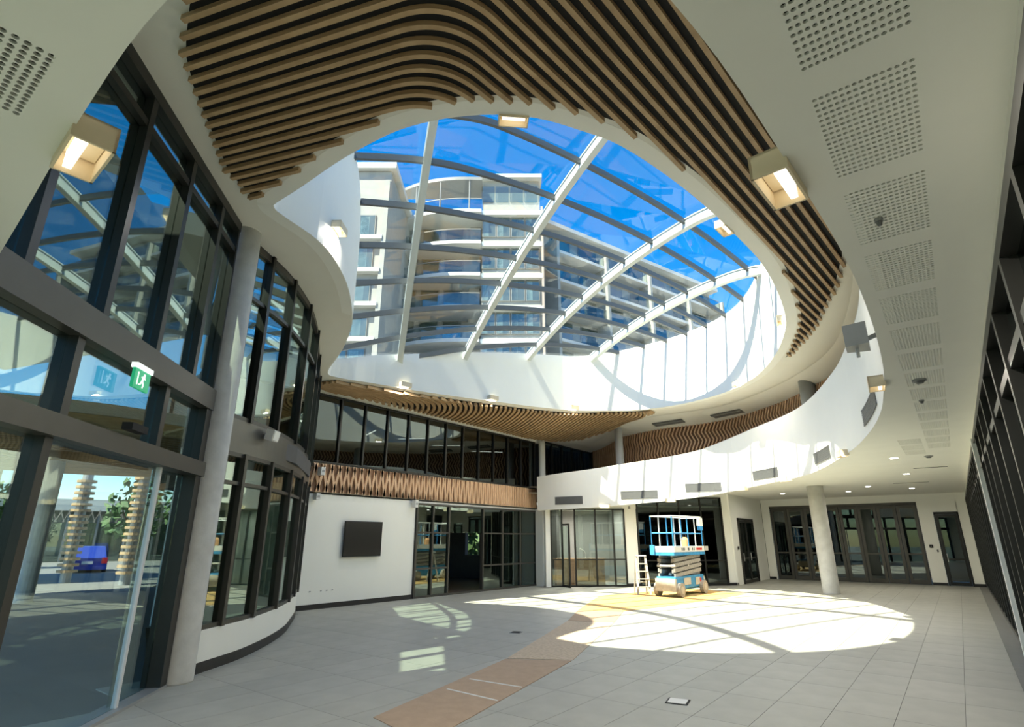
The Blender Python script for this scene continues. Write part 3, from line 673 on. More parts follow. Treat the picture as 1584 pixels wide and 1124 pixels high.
bho = MB().add(vv, ff).build('trim_gallery_bulkhead', 'bulkhead'); struct(bho, 'sloping white bulkhead above the timber gallery wall', 'trim')

# ------------------------------------------------------------------ enclosing walls and rooms behind the glass
def shell(name, label, mb, mat): o = mb.build(name, mat); struct(o, label, 'wall'); return o
shell('wall_behind', 'white wall behind the viewer', MB().box((0.0, -4.05, 3.1), (1.4, 0.1, 6.2)), 'white')
shell('wall_far_upper', 'upper outer wall beyond the gallery', MB().box((-6.3, YF + 0.35, 4.8), (14, 0.2, 3.0)), 'white')
shell('wall_upper_side', 'dark wall behind the glazing at the end of the gallery', MB().box((XT - 0.7, 23.4, 4.8), (0.2, 8.6, 3.2)), 'dark_blue')
glazing('window_8', 'dark glazing at the end of the gallery beside the thin white column', (XT, 18.95), (XT, 23.15), 3.64, 5.58, [0.84 * k for k in range(1, 5)], (), 0.05, 0.12, 'dark_glass')
# room behind the upper glazing
shell('wall_upper_room', 'dark room behind the upper glazing', MB().box((-19.0, 13.0, 4.8), (0.2, 12, 3.0)).box((-16, 7.2, 4.8), (6, 0.2, 3.0)).box((-16, 19.0, 4.8), (6, 0.2, 3.0)).box((-16.1, 13, 3.2), (5.8, 12, 0.2)).box((-16.1, 13, 6.3), (5.8, 12, 0.2)), 'dark_blue')
# hall behind the entrance
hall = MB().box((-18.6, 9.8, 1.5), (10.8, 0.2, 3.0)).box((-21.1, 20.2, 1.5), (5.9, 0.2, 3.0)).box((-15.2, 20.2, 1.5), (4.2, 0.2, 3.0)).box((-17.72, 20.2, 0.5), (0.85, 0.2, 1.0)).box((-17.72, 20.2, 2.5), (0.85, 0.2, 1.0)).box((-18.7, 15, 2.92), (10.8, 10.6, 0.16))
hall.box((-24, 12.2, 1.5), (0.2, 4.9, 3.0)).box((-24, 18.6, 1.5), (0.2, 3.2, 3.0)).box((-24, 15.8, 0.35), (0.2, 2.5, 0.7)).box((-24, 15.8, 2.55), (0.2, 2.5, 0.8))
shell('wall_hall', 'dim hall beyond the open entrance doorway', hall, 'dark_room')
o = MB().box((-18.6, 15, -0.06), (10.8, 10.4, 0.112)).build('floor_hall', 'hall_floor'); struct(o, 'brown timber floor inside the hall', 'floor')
# office rooms
nrm = Vector((-ed.y, ed.x))
c1 = A_ + nrm * 3.0; c2 = B_ + nrm * 3.0
shell('wall_office_rear', 'grey rear wall inside the office', MB().wall([(c1.x, c1.y), (c2.x, c2.y)], 0, 2.9, 0.1).wall([(A_.x - 0.2, A_.y + 0.2), (c1.x, c1.y)], 0, 2.9, 0.1), 'room_grey')
mdv = A_ + ed * 3.2
shell('wall_office_divider', 'grey partition between the two office rooms', MB().wall([(mdv.x, mdv.y), (mdv.x + nrm.x * 3, mdv.y + nrm.y * 3)], 0, 2.9, 0.1).wall([(B_.x - 0.15, B_.y + 0.2), (c2.x, c2.y)], 0, 2.9, 0.1), 'room_grey')
o = MB().prism([(A_.x, A_.y), (B_.x, B_.y), (c2.x, c2.y), (c1.x, c1.y)], 2.86, 2.92).build('ceiling_office', 'soffit'); struct(o, 'white ceiling inside the office', 'ceiling')
o = MB().prism([(A_.x + nrm.x * .1, A_.y + nrm.y * .1), (B_.x + nrm.x * .1, B_.y + nrm.y * .1), (c2.x, c2.y), (c1.x, c1.y)], -0.1, -0.004).build('floor_office', 'room_grey'); struct(o, 'grey floor inside the office', 'floor')
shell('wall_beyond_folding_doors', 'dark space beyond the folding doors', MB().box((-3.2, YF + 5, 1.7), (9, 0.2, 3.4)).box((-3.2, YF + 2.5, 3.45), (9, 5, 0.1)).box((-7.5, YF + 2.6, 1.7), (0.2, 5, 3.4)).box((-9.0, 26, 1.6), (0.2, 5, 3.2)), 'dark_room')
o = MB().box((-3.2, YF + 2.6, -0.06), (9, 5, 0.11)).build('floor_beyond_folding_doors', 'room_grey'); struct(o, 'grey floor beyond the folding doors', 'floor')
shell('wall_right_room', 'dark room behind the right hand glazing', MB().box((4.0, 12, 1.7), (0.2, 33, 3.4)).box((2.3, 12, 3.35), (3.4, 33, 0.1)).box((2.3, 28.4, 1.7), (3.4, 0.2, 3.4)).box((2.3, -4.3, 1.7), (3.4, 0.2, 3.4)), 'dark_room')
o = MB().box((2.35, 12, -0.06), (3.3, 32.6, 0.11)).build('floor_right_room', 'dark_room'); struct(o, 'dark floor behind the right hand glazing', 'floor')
#PART2
SCONCE_W, DOWN_W = 8.0, 5.0
# ------------------------------------------------------------------ screen and small things on the walls
t = tag(empty('wall_mounted_screen', (XT, 10.24, 1.23)), 'black flat screen mounted on the white wall', 'screen')
MB().box((0.03, 0, 0.45), (0.06, 0.5, 0.4)).build('bracket', 'black', t); MB().box((0.075, 0, 0.45), (0.035, 1.27, 0.92)).build('bezel', 'black', t)
MB().box((0.0945, 0, 0.455), (0.004, 1.24, 0.88)).build('display_panel', 'screen_glass', t)
oy = [8.78, 9.10, 9.27, 9.44]
for k, y in enumerate(oy):
    t = tag(empty('power_outlet', (XT, y, 0.42)), ['leftmost', 'second from left', 'third from left', 'rightmost'][k] + ' small outlet low on the wall below the screen', 'outlet', 'outlets on the screen wall')
    MB().box((0.006, 0, 0), (0.012, 0.045, 0.03)).build('cover_plate', 'light_grey', t); MB().box((0.013, 0, 0), (0.004, 0.02, 0.012)).build('socket', 'black', t)
def lamp_light(parent, loc, power, size, size_y=None, spread=170):
    ld = bpy.data.lights.new('lamp_light', 'AREA'); ld.energy = power; ld.color = (1.0, 0.93, 0.80); ld.size = size; ld.spread = R(spread)
    if size_y: ld.shape = 'RECTANGLE'; ld.size_y = size_y
    lo = bpy.data.objects.new('lamp_light', ld); COL.objects.link(lo); lo.parent = parent; lo.location = loc; return lo
def sconce(x, y, z, rz, ln, label, dp=0.16, h=0.13, pw=None):
    """square wall light, mounted on the wall behind its local -y side"""
    t = tag(empty('wall_light', (x, y, z), rz), label, 'wall light', 'square wall lights round the void')
    b = MB()
    b.box((0, -0.006, h / 2), (ln, 0.012, h)).box((0, dp - 0.006, h / 2), (ln, 0.012, h)).box((-ln / 2 + 0.006, dp / 2, h / 2), (0.012, dp, h)).box((ln / 2 - 0.006, dp / 2, h / 2), (0.012, dp, h)).box((0, dp / 2, h - 0.006), (ln, dp, 0.012))
    b.build('housing', 'cream', t)
    MB().box((0, dp * 0.5, h * 0.78), (ln - 0.06, dp * 0.8, 0.008)).build('reflector', 'cream', t)
    MB().box((0, dp * 0.28, h * 0.42), (ln - 0.08, dp * 0.22, h * 0.7)).build('light_strip', 'lamp', t)
    lamp_light(t, (0, dp * 0.28, 0.004), pw or SCONCE_W, ln - 0.09, dp * 0.2)
    return t
def lip_sconce(x, y, label, ln=0.36, dz=-0.06, pw=None):
    px, py, z, a = on_lip(x, y); sconce(px, py, z + dz, a + math.pi, ln, label, pw=pw)
lip_sconce(-0.33, 2.66, 'large lit square wall light on the balustrade below the slats at upper right', pw=18.0)
lip_sconce(-2.95, 0.44, 'large lit square wall light before the left glass wall', pw=18.0)
lip_sconce(-9.95, 18.35, 'small wall light on the balustrade above the office glazing', 0.34)
lip_sconce(-7.75, 19.2, 'small wall light on the balustrade above the scissor lift', 0.34)
lip_sconce(-5.4, 19.3, 'small wall light on the balustrade right of the scissor lift', 0.34)
lip_sconce(-3.9, 18.1, 'small wall light on the balustrade near the free column', 0.34)
lip_sconce(-1.58, 13.8, 'small wall light at the right bend of the balustrade', 0.34, pw=4.0)
lip_sconce(-0.40, 7.6, 'small wall light below the grey speaker on the balustrade', 0.3, pw=4.0)
def drum_sconce(x, y, label, dz=0.05):
    i = min(range(len(OPEN)), key=lambda i: (OPEN[i][0] - x) ** 2 + (OPEN[i][1] - y) ** 2); n_ = normals(OPEN, True)[i]
    sconce(OPEN[i][0], OPEN[i][1], z2(OPEN[i][0]) + dz, math.atan2(n_[1], n_[0]) - math.pi / 2, 0.34, label)
drum_sconce(-7.5, 4.8, 'small wall light on the drum above the concrete column', 0.45)
drum_sconce(-3.05, 4.1, 'small wall light at the near edge of the skylight opening', -0.03)
drum_sconce(-1.93, 8.0, 'small wall light at the right edge of the skylight below the slats', -0.02)
drum_sconce(-2.2, 12.8, 'small wall light on the sunlit drum near the tail of the slats', 0.1)
drum_sconce(-4.7, 17.6, 'small wall light at the far right foot of the drum', 0.02)
drum_sconce(-11.7, 10.3, 'small wall light at the foot of the drum, left one above the dark glazing', 0.02)
drum_sconce(-11.1, 13.2, 'small wall light at the foot of the drum, middle one above the dark glazing', 0.02)
drum_sconce(-10.1, 17.0, 'small wall light at the foot of the drum, right one above the dark glazing', 0.02)
vl = ['nearest the entrance', 'above the office glazing', 'above the scissor lift', 'left of the free column', 'at the right bend', 'below the grey speaker']
for (x, y, ln), lb in zip([(-11.15, 17.98, 1.1), (-8.75, 18.95, 1.3), (-6.6, 19.5, 1.2), (-4.5, 18.85, 1.2), (-2.4, 15.9, 1.5), (-0.8, 10.6, 1.9)], vl):
    s0 = near_s(LIP, x, y); pth = sub(LIP, s0 - ln / 2, s0 + ln / 2, 0.2); px, py, z, a = on_lip(x, y)
    t = tag(empty('air_grille', (px, py, z + 0.16)), 'grey linear air grille low on the balustrade ' + lb, 'vent', 'air grilles on the balustrade')
    loc = [(q[0] - px, q[1] - py) for q in offset(pth, -0.012)]
    MB().wall(loc, 0.0, 0.28, 0.011).build('grille_back', 'vent', t)
    fr = MB().wall(offset(loc, -0.008), 0.0, 0.02, 0.012).wall(offset(loc, -0.008), 0.26, 0.28, 0.012); fr.build('grille_frame', 'vent', t)
    for k in range(6): MB().wall(offset(loc, -0.006), 0.03 + 0.039 * k, 0.048 + 0.039 * k, 0.008).build('louvre', 'vent', t)
for s0, lb in ((7.6, 'right one'), (5.0, 'left one')):
    i = int(len(ce) * (s0 / arclen(CEDGE)[-1])); a, b = Vector((*ce[i], z2(ce[i][0]))), Vector((*co[i], 5.93)); mid_ = a.lerp(b, 0.55); dr = (Vector(ce[i + 1]) - Vector(ce[i])).normalized()
    t = tag(empty('ceiling_grille', mid_ - Vector((0, 0, 0.03)), math.atan2(dr.y, dr.x)), 'grey air grille in the bulkhead above the timber gallery wall, ' + lb, 'vent', 'air grilles in the bulkhead')
    MB().box((0, 0, 0), (1.25, 0.34, 0.03), 0, R(-11)).build('grille_back', 'vent', t)
    for k in range(5): MB().box((0, -0.13 + 0.065 * k, -0.02 + 0.013 * k), (1.2, 0.02, 0.02), 0, R(-11)).build('louvre', 'grey_metal', t)
# exit sign hanging from the transom
sx = -6.38; t = tag(empty('exit_sign', (sx + 0.12, -4.5 - sx + 0.12, 3.06), R(135)), 'green running man exit sign below the grey transom', 'sign')
MB().box((0, 0, 0.125), (0.30, 0.03, 0.20)).build('sign_face', 'exit_green', t); MB().box((0, 0, 0.245), (0.32, 0.06, 0.05)).build('housing', 'exit_white', t)
for sgn in (-1, 1):
    man = MB(); yy = 0.018 * sgn
    man.box((0.03, yy, 0.180), (0.024, 0.006, 0.024)).bar((0.025, yy, 0.168), (0.0, yy, 0.11), 0.006, 0.026, (1, 0, 0)).bar((0.0, yy, 0.115), (0.035, yy, 0.085), 0.006, 0.014, (1, 0, 0)).bar((0.035, yy, 0.085), (0.02, yy, 0.05), 0.006, 0.013, (1, 0, 0))
    man.bar((0.0, yy, 0.115), (-0.025, yy, 0.08), 0.006, 0.014, (1, 0, 0)).bar((-0.025, yy, 0.08), (-0.055, yy, 0.07), 0.006, 0.012, (1, 0, 0)).bar((0.025, yy, 0.16), (0.055, yy, 0.14), 0.006, 0.011, (1, 0, 0)).bar((0.02, yy, 0.16), (-0.02, yy, 0.15), 0.006, 0.011, (1, 0, 0))
    MB().bar((-0.09, yy, 0.06), (-0.09, yy, 0.19), 0.006, 0.012, (1, 0, 0)).build('door_symbol', 'exit_white', t); MB().bar((0.09, yy, 0.12), (0.125, yy, 0.12), 0.006, 0.012, (1, 0, 0)).build('arrow_symbol', 'exit_white', t)
    man.build('running_man', 'exit_white', t)
# speaker on the curved bay
s0 = near_s(BAY, -8.55, 4.55); (px, py), (dx, dy) = at_s(BAY, s0)
t = tag(empty('wall_speaker', (px, py, 3.18), math.atan2(dy, dx)), 'white box speaker on the grey band of the curved bay', 'speaker')
MB().box((0, -0.04, 0.06), (0.06, 0.08, 0.06)).build('bracket', 'grey_metal', t); MB().box((0.0, -0.13, 0.07), (0.20, 0.13, 0.17), 0, R(12)).build('cabinet', 'lift_white', t); MB().box((0.0, -0.20, 0.055), (0.17, 0.012, 0.14), 0, R(12)).build('grille_front', 'white', t)
# grey speaker on the balustrade
px, py, z, a = on_lip(-0.33, 6.9)
t = tag(empty('pendant_speaker', (px, py, z + 0.22), a + math.pi), 'grey angular speaker on the balustrade at right', 'speaker')
MB().bar((0, 0, 0.12), (0, 0.12, 0.08), 0.04, 0.04).build('bracket', 'grey_metal', t)
MB().prism([(-0.17, 0.08), (0.17, 0.08), (0.12, 0.30), (-0.12, 0.30)], 0.0, 0.24).build('cabinet', 'grey_metal', t); MB().tube([(0.0, 0.2, 0.0), (0.0, 0.2, -0.10)], 0.018, 8).build('cable_gland', 'light_grey', t)
for (y, z, d, lb) in ((8.62, 3.36, 0.20, 'small white box on the timber band beside the curved bay'), (8.62, 2.72, 0.16, 'small white box below the timber band beside the curved bay'), (12.05, 2.70, 0.22, 'small white box on the wall above the entrance edge')):
    t = tag(empty('security_camera', (XT + (0.09 if z > 3 else 0.0), y, z)), lb, 'camera'); MB().box((0.03, 0, 0), (0.06, 0.06, 0.06)).build('mount', 'light_grey', t); MB().box((0.13, 0, 0), (0.16, 0.12, d)).build('housing', 'lift_white', t); MB().box((0.212, 0, 0), (0.006, 0.07, 0.06)).build('lens_window', 'grey_metal', t)
# small plates by the doors
for x, y, z, rz, lb in ((-0.92, YF, 1.42, 0, 'black access reader left of the far right door'), (-0.74, YF, 1.25, 0, 'small black button just left of the far right door'), (-6.98, 23.75, 1.35, R(90), 'black access reader beside the narrow recess door')):
    t = tag(empty('access_reader', (x, y, z), rz), lb, 'switch'); MB().box((0, -0.012, 0), (0.12 if 'button' not in lb else 0.05, 0.024, 0.12 if 'button' not in lb else 0.09)).build('casing', 'black', t); MB().box((0, -0.026, 0), (0.03, 0.006, 0.03)).build('key', 'grey_metal', t)
# downlights, detectors, slot diffusers in the low ceiling
for k, (x, y, lb) in enumerate([(-0.83, 15.1, 'nearest, by the right bend of the balustrade'), (-0.83, 19.0, 'second, farther along the right side'), (-2.15, 22.8, 'right of the free column top'), (-3.0, 24.8, 'behind the free column top'), (-1.0, 24.5, 'before the far right door'), (-5.2, 24.3, 'left of the free column top')]):
    t = tag(empty('downlight', (x, y, SOF)), 'round recessed downlight in the low ceiling, ' + lb, 'ceiling light', 'downlights in the low ceiling')
    MB().tube([(0, 0, -0.012), (0, 0, 0.0)], 0.10, 18).build('trim_ring', 'white', t); MB().tube([(0, 0, -0.016), (0, 0, -0.011)], 0.075, 18).build('lens', 'downlight', t); lamp_light(t, (0, 0, -0.02), DOWN_W, 0.14)
for x, y, r, lb in ((-0.03, 3.48, 0.022, 'small dark sprinkler in the third perforated panel'), (-0.03, 7.7, 0.07, 'round grey smoke detector among the perforated panels'), (-0.20, 15.2, 0.08, 'round grey smoke detector far along the low ceiling'), (-0.06, 8.9, 0.03, 'small dark sprinkler beyond the grey smoke detector')):
    t = tag(empty('smoke_detector' if 'smoke' in lb else 'sprinkler', (x, y, SOF)), lb, 'detector' if 'smoke' in lb else 'sprinkler')
    MB().tube([(0, 0, -0.02), (0, 0, 0)], r, 16).build('base', 'grey_metal', t); MB().tube([(0, 0, -0.045), (0, 0, -0.02)], [r * 0.5, r * 0.8], 16).build('head', 'vent', t)
for x, y, ln, lb in ((-0.25, 17.6, 0.75, 'nearer dark slot diffuser in the low ceiling at far right'), (-0.9, 22.0, 1.0, 'farther dark slot diffuser in the low ceiling at far right')):
    t = tag(empty('slot_diffuser', (x, y, SOF)), lb, 'vent'); MB().box((0, 0, -0.006), (ln, 0.16, 0.012)).build('frame', 'soffit', t)
    for k in (-1, 1): MB().box((0, 0.035 * k, -0.014), (ln - 0.05, 0.03, 0.008)).build('slot', 'vent', t)
for k, (f, g, lb) in enumerate([(0.9, 1.2, 'left one of two'), (2.2, 1.4, 'right one of two')]):
    q = A_ + ed * f + nrm * g
    t = tag(empty('downlight', (q.x, q.y, 2.86)), 'round downlight inside the office ceiling, ' + lb, 'ceiling light', 'downlights in the office')
    MB().tube([(0, 0, -0.012), (0, 0, 0.0)], 0.08, 16).build('trim_ring', 'white', t); MB().tube([(0, 0, -0.016), (0, 0, -0.011)], 0.06, 16).build('lens', 'downlight', t); lamp_light(t, (0, 0, -0.02), 14.0, 0.12)
# linear lights in the room above
for k, (x, y, dx, dy, lb) in enumerate([(-13.6, 8.75, 0.9, 0.1, 'leftmost'), (-13.9, 11.1, 0.9, 0.35, 'second from left'), (-13.6, 13.1, 0.95, -0.5, 'middle'), (-13.7, 15.0, 0.9, -0.75, 'second from right'), (-13.6, 17.1, 0.8, -0.9, 'rightmost')]):
    t = tag(empty('linear_pendant', (x, y, 4.95)), lb + ' slim linear pendant light behind the upper glazing', 'pendant light', 'linear pendants behind the upper glazing')
    MB().bar((0, 0, 0), (-dx, dy, 0), 0.05, 0.035).build('profile', 'black', t); MB().bar((0, 0, -0.022), (-dx, dy, -0.022), 0.045, 0.01).build('diffuser', 'tube', t)
    for f in (0.1, 0.9): MB().tube([(-dx * f, dy * f, 0.0), (-dx * f, dy * f, 1.25)], 0.004, 4).build('suspension_wire', 'black', t)
# office counter and lamp
cc = A_ + ed * 1.35 + nrm * 1.1
t = tag(empty('reception_counter', (cc.x, cc.y, 0), ang), 'timber reception counter inside the office doorway', 'counter')
MB().box((0, 0, 0.46), (1.9, 0.5, 0.92)).build('body', 'counter_wood', t); MB().box((0, 0, 0.94), (2.0, 0.6, 0.04)).build('counter_top', 'counter_wood', t)
for k in range(3): MB().box((-0.62 + 0.62 * k, -0.255, 0.46), (0.6, 0.012, 0.86)).build('front_panel', 'counter_wood', t)
cl = cc + ed * 0.25
t = tag(empty('desk_lamp', (cl.x, cl.y, 0.96), ang), 'white gooseneck lamp on the timber reception counter', 'lamp')
MB().disc((0, 0, 0), 0.06, 0.015).build('base', 'lift_white', t); MB().tube([(0, 0, 0.01), (0.02, 0, 0.16), (-0.02, 0, 0.27), (-0.14, 0, 0.33)], 0.013, 8).build('neck', 'lift_white', t); MB().tube([(-0.13, 0, 0.33), (-0.22, 0, 0.36)], [0.02, 0.035], 10).build('lamp_head', 'lift_white', t)

# ------------------------------------------------------------------ floor coverings and floor boxes
def sheet(pts, label, mat, z=0.0, th=0.006):
    tag(MB().prism(pts, z, z + th).build('floor_protection_board', mat), label, 'floor covering', 'protective boards on the floor')
ax = lambda l, r_: [l, r_]
t = tag(empty('floor_protection_board', (-4.7, 5.9, 0)), 'near brown cardboard sheet with two white tape lines on the floor', 'floor covering', 'protective boards on the floor')
P0, P1, P2, P3 = (-4.85, 4.1), (-3.93, 3.9), (-4.72, 7.55), (-5.55, 7.08)
MB().prism([(p[0] + 4.7, p[1] - 5.9) for p in (P0, P1, P2, P3)], 0, 0.006).build('board', 'card', t)
for fa in (0.38, 0.55):
    a = Vector(P0).lerp(Vector(P3), fa + 0.03); b = Vector(P1).lerp(Vector(P2), fa); a = a.lerp(b, 0.12); b = b.lerp(a, 0.03)
    MB().bar((a.x + 4.7, a.y - 5.9, 0.0075), (b.x + 4.7, b.y - 5.9, 0.0075), 0.028, 0.003).build('tape_line', 'lift_white', t)
sheet([(-5.56, 7.13), (-4.73, 7.60), (-6.05, 11.4), (-6.95, 11.0)], 'pale worn cardboard sheet in the middle of the floor runner', 'card_worn')
sheet([(-6.97, 11.05), (-6.07, 11.45), (-6.75, 13.2), (-7.75, 12.75)], 'short brown cardboard sheet just before the sunlit boards', 'card')
sheet([(-7.77, 12.8), (-6.77, 13.25), (-6.35, 15.1), (-9.15, 16.35)], 'brown board coloured as sunlit, widening towards the scissor lift', 'card_sunlit')
sheet([(-9.17, 16.4), (-6.36, 15.15), (-5.95, 17.6), (-8.6, 18.8)], 'brown board coloured as sunlit under the front of the scissor lift', 'card_sunlit')
sheet([(-8.55, 18.85), (-5.95, 17.65), (-5.75, 19.9), (-7.9, 20.6)], 'brown board coloured as sunlit under the rear of the scissor lift', 'card_sunlit')
t = tag(empty('floor_box', (-2.71, 6.45, 0), R(12)), 'square floor box with a pale lid in the near floor', 'floor box')
MB().box((0, 0, 0.003), (0.23, 0.23, 0.006)).build('frame', 'black', t); MB().box((0, 0, 0.006), (0.19, 0.19, 0.008)).build('lid', 'lift_white', t)
t = tag(empty('floor_drain', (-6.9, 9.12, 0), R(20)), 'small dark floor box beside the sun patches', 'floor box')
MB().box((0, 0, 0.003), (0.20, 0.20, 0.006)).build('frame', 'vent', t)
for k in range(4): MB().box((0, -0.06 + 0.04 * k, 0.008), (0.15, 0.02, 0.006)).build('grate_bar', 'black', t)

# ------------------------------------------------------------------ scissor lift
lf = tag(empty('scissor_lift', (-7.28, 18.35, 0.006), R(-3)), 'blue scissor lift with pale railings standing on boards', 'lift')
X0, X1, Y0, Y1 = -0.37, 0.37, -1.15, 1.15
ch = MB().box((0, 0, 0.40), (0.62, 2.1, 0.34)).box((0, 0, 0.22), (0.44, 1.9, 0.10)).build('chassis', 'lift_blue', lf)
MB().box((0.322, -0.25, 0.42), (0.012, 0.5, 0.2)).build('decal_panel', 'lift_pale', ch); MB().box((0.322, 0.55, 0.40), (0.012, 0.35, 0.22)).build('decal_panel', 'lift_pale', ch); MB().box((0.33, 0.75, 0.42), (0.006, 0.12, 0.12)).build('warning_decal', 'red', ch)
MB().box((0, -1.08, 0.34), (0.66, 0.10, 0.36)).build('front_plate', 'lift_pale', lf); MB().box((0, 1.08, 0.36), (0.62, 0.08, 0.30)).build('rear_plate', 'lift_pale', lf)
for x in (X0, X1):
    for y in (-0.88, 0.86):
        wh = MB().tube([(x - 0.06, y, 0.20), (x + 0.06, y, 0.20)], 0.20, 20).build('wheel', 'rubber', lf); MB().tube([(x - 0.066, y, 0.20), (x + 0.066, y, 0.20)], 0.11, 14).build('hub', 'lift_pale', wh)
z0, z1, n_ = 0.58, 1.18, 4
for s_ in (-1, 1):
    for k in range(n_):
        a, b = z0 + (z1 - z0) * k / n_, z0 + (z1 - z0) * (k + 1) / n_
        MB().bar((0.26 * s_, -0.98, a + 0.02), (0.26 * s_, 0.98, b), 0.05, 0.11).build('scissor_arm', 'lift_grey', lf); MB().bar((0.20 * s_, 0.98, a + 0.02), (0.20 * s_, -0.98, b), 0.05, 0.11).build('scissor_arm', 'lift_grey', lf)
for y in (-0.98, 0.0, 0.98): MB().tube([(-0.30, y, 0.88), (0.30, y, 0.88)], 0.03, 10).build('pivot_pin', 'lift_pale', lf)
MB().tube([(0.0, -0.75, 0.62), (0.0, 0.45, 1.08)], 0.05, 10).build('hydraulic_ram', 'lift_pale', lf)
pl = MB().box((0, 0, 1.24), (0.76, 2.34, 0.10)).build('platform', 'lift_blue', lf)
MB().box((0.385, 0.0, 1.37), (0.014, 2.3, 0.17)).box((-0.385, 0.0, 1.37), (0.014, 2.3, 0.17)).box((0, -1.165, 1.37), (0.76, 0.014, 0.17)).box((0, 1.165, 1.37), (0.76, 0.014, 0.17)).build('toe_board', 'lift_white', pl)
MB().box((0.394, 0.72, 1.37), (0.004, 0.45, 0.07)).build('red_decal', 'red', pl); mk = MB()
for y in (-0.6, -0.5, -0.42, -0.15, -0.08, 0.2, 0.32): mk.box((0.394, y, 1.37), (0.004, 0.05, 0.08))
mk.build('lettering_mark', 'black', pl)
for x in (-0.36, 0.36):
    for k, y in enumerate((-1.12, -0.56, 0.0, 0.56, 1.12)):
        MB().tube([(x, y, 1.29), (x, y, 2.36)], 0.018, 8).build('rail_post', 'lift_blue' if k % 2 == 0 else 'lift_white', lf)
    MB().tube([(x, -1.12, 2.36), (x, 1.12, 2.38)], 0.02, 8).build('top_rail', 'lift_white', lf); MB().tube([(x, -1.12, 1.85), (x, 1.12, 1.85)], 0.018, 8).build('mid_rail', 'lift_blue', lf)
for y in (-1.12, 1.12):
    MB().tube([(-0.36, y, 2.36), (0.36, y, 2.36)], 0.02, 8).build('top_rail', 'lift_white', lf); MB().tube([(-0.36, y, 1.85), (0.36, y, 1.85)], 0.018, 8).build('mid_rail', 'lift_blue', lf)
MB().box((0.40, 0.93, 2.22), (0.10, 0.26, 0.26)).build('control_box', 'lift_white', lf); MB().box((0.40, 0.93, 2.02), (0.10, 0.22, 0.14)).build('control_base', 'lift_blue', lf)
MB().box((-0.30, -1.22, 1.35), (0.14, 0.08, 0.28)).build('battery_box', 'lift_blue', lf)
MB().box((0.42, 1.25, 1.38), (0.03, 0.22, 0.14)).build('data_plate', 'lift_pale', lf)
t = tag(empty('tool_bag', (-7.12, 18.55, 1.30), R(20)), 'tan tool bag hanging in the lift basket', 'bag'); MB().tube([(0, 0, 0.0), (0, 0, 0.10), (0, 0, 0.36), (0, 0, 0.44)], [0.09, 0.12, 0.11, 0.06], 12).build('pouch', 'orange', t); MB().tube([(-0.05, 0, 0.42), (-0.03, 0, 0.54), (0.03, 0, 0.54), (0.05, 0, 0.42)], 0.01, 6).build('strap', 'tyre', t)
lad = tag(empty('step_ladder', (-8.35, 17.75, 0), R(40)), 'pale aluminium step ladder left of the scissor lift', 'ladder')
for x in (-0.2, 0.2):
    MB().bar((x, -0.22, 0), (x * 0.75, 0, 1.15), 0.04, 0.06).build('front_rail', 'lift_pale', lad); MB().bar((x, 0.25, 0), (x * 0.75, 0.03, 1.12), 0.03, 0.04).build('rear_leg', 'lift_pale', lad)
for k in range(4):
    f = (k + 1) / 5; MB().box((0, -0.22 * (1 - f), 1.15 * f), (0.40 - 0.1 * f, 0.09, 0.025)).build('tread', 'lift_pale', lad)
MB().box((0, 0.01, 1.16), (0.34, 0.16, 0.03)).build('top_cap', 'lift_white', lad); MB().tube([(-0.19, 0.19, 0.35), (0.19, 0.19, 0.35)], 0.012, 6).build('cross_brace', 'lift_pale', lad)

# ------------------------------------------------------------------ outside: forecourt seen through the left glass
gr = MB().box((-60, 10, -0.32), (300, 300, 0.18)).build('ground', 'asphalt'); struct(gr, 'pale street ground beyond the forecourt', 'ground')
pv = MB().prism([(-0.8, -4.0), (-8.1, 3.3), (-13.2, 5.2), (-13.4, 9.5), (-24.2, 9.5), (-60, 30), (-60, -30), (-0.8, -30)], -0.20, -0.015).build('ground_paving', 'paving'); struct(pv, 'grey paved forecourt outside the left glass wall', 'ground')
def canopy(loc, Rr, zc, lbl, nr=15, post=None):
    t = tag(empty('round_canopy', (loc[0], loc[1], 0)), lbl, 'canopy', 'round timber canopies on the forecourt')
    MB().disc((0, 0, zc + 0.12), Rr, 0.25, 40).build('roof_disc', 'tower_white', t)
    for k in range(nr):
        r = Rr * (0.2 + 0.8 * (k + 0.5) / nr); MB().sweep([(r * math.cos(a), r * math.sin(a), zc) for a in [2 * math.pi * i / 48 for i in range(48)]], 0.14, -0.16, 0.12, True).build('ring_slat', 'slat', t)
    MB().tube([(post[0], post[1], -0.015), (post[0], post[1], zc + 0.12)], 0.22, 18).build('post', 'concrete', t)
canopy((-19.4, 4.9), 5.6, 4.05, 'near round canopy with concentric timber slats outside', 14, (-1.6, 0.1))
canopy((-34.0, 5.0), 4.5, 5.2, 'farther round canopy with concentric timber slats outside', 12, (0.5, 0.9))
for k, (x, y, h, lb) in enumerate([(-31.5, 7.2, 4.6, 'leftmost timber slatted post on the sunny forecourt'), (-29.2, 8.15, 4.6, 'middle timber slatted post on the sunny forecourt'), (-26.0, 9.2, 4.6, 'rightmost timber slatted post beside the parked car')]):
    t = tag(empty('slatted_post', (x, y, -0.015)), lb, 'post', 'timber slatted posts'); MB().tube([(0, 0, 0), (0, 0, h)], 0.20, 14).build('core', 'grey_metal', t)
    for i in range(16): MB().disc((0, 0, 0.4 + 0.24 * i), 0.36, 0.10, 14).build('slat_ring', 'slat', t)
PO = [(-3.3, -1.3), (-6.2, 1.6), (-7.0, 0.8), (-8.9, 2.5), (-8.5, 3.5), (-13.1, 5.3), (-20.5, 3.2), (-13.5, -11.0)]  # roof shades the forecourt; notch and short near end shaped to admit sun
vs, fs = fill(PO)
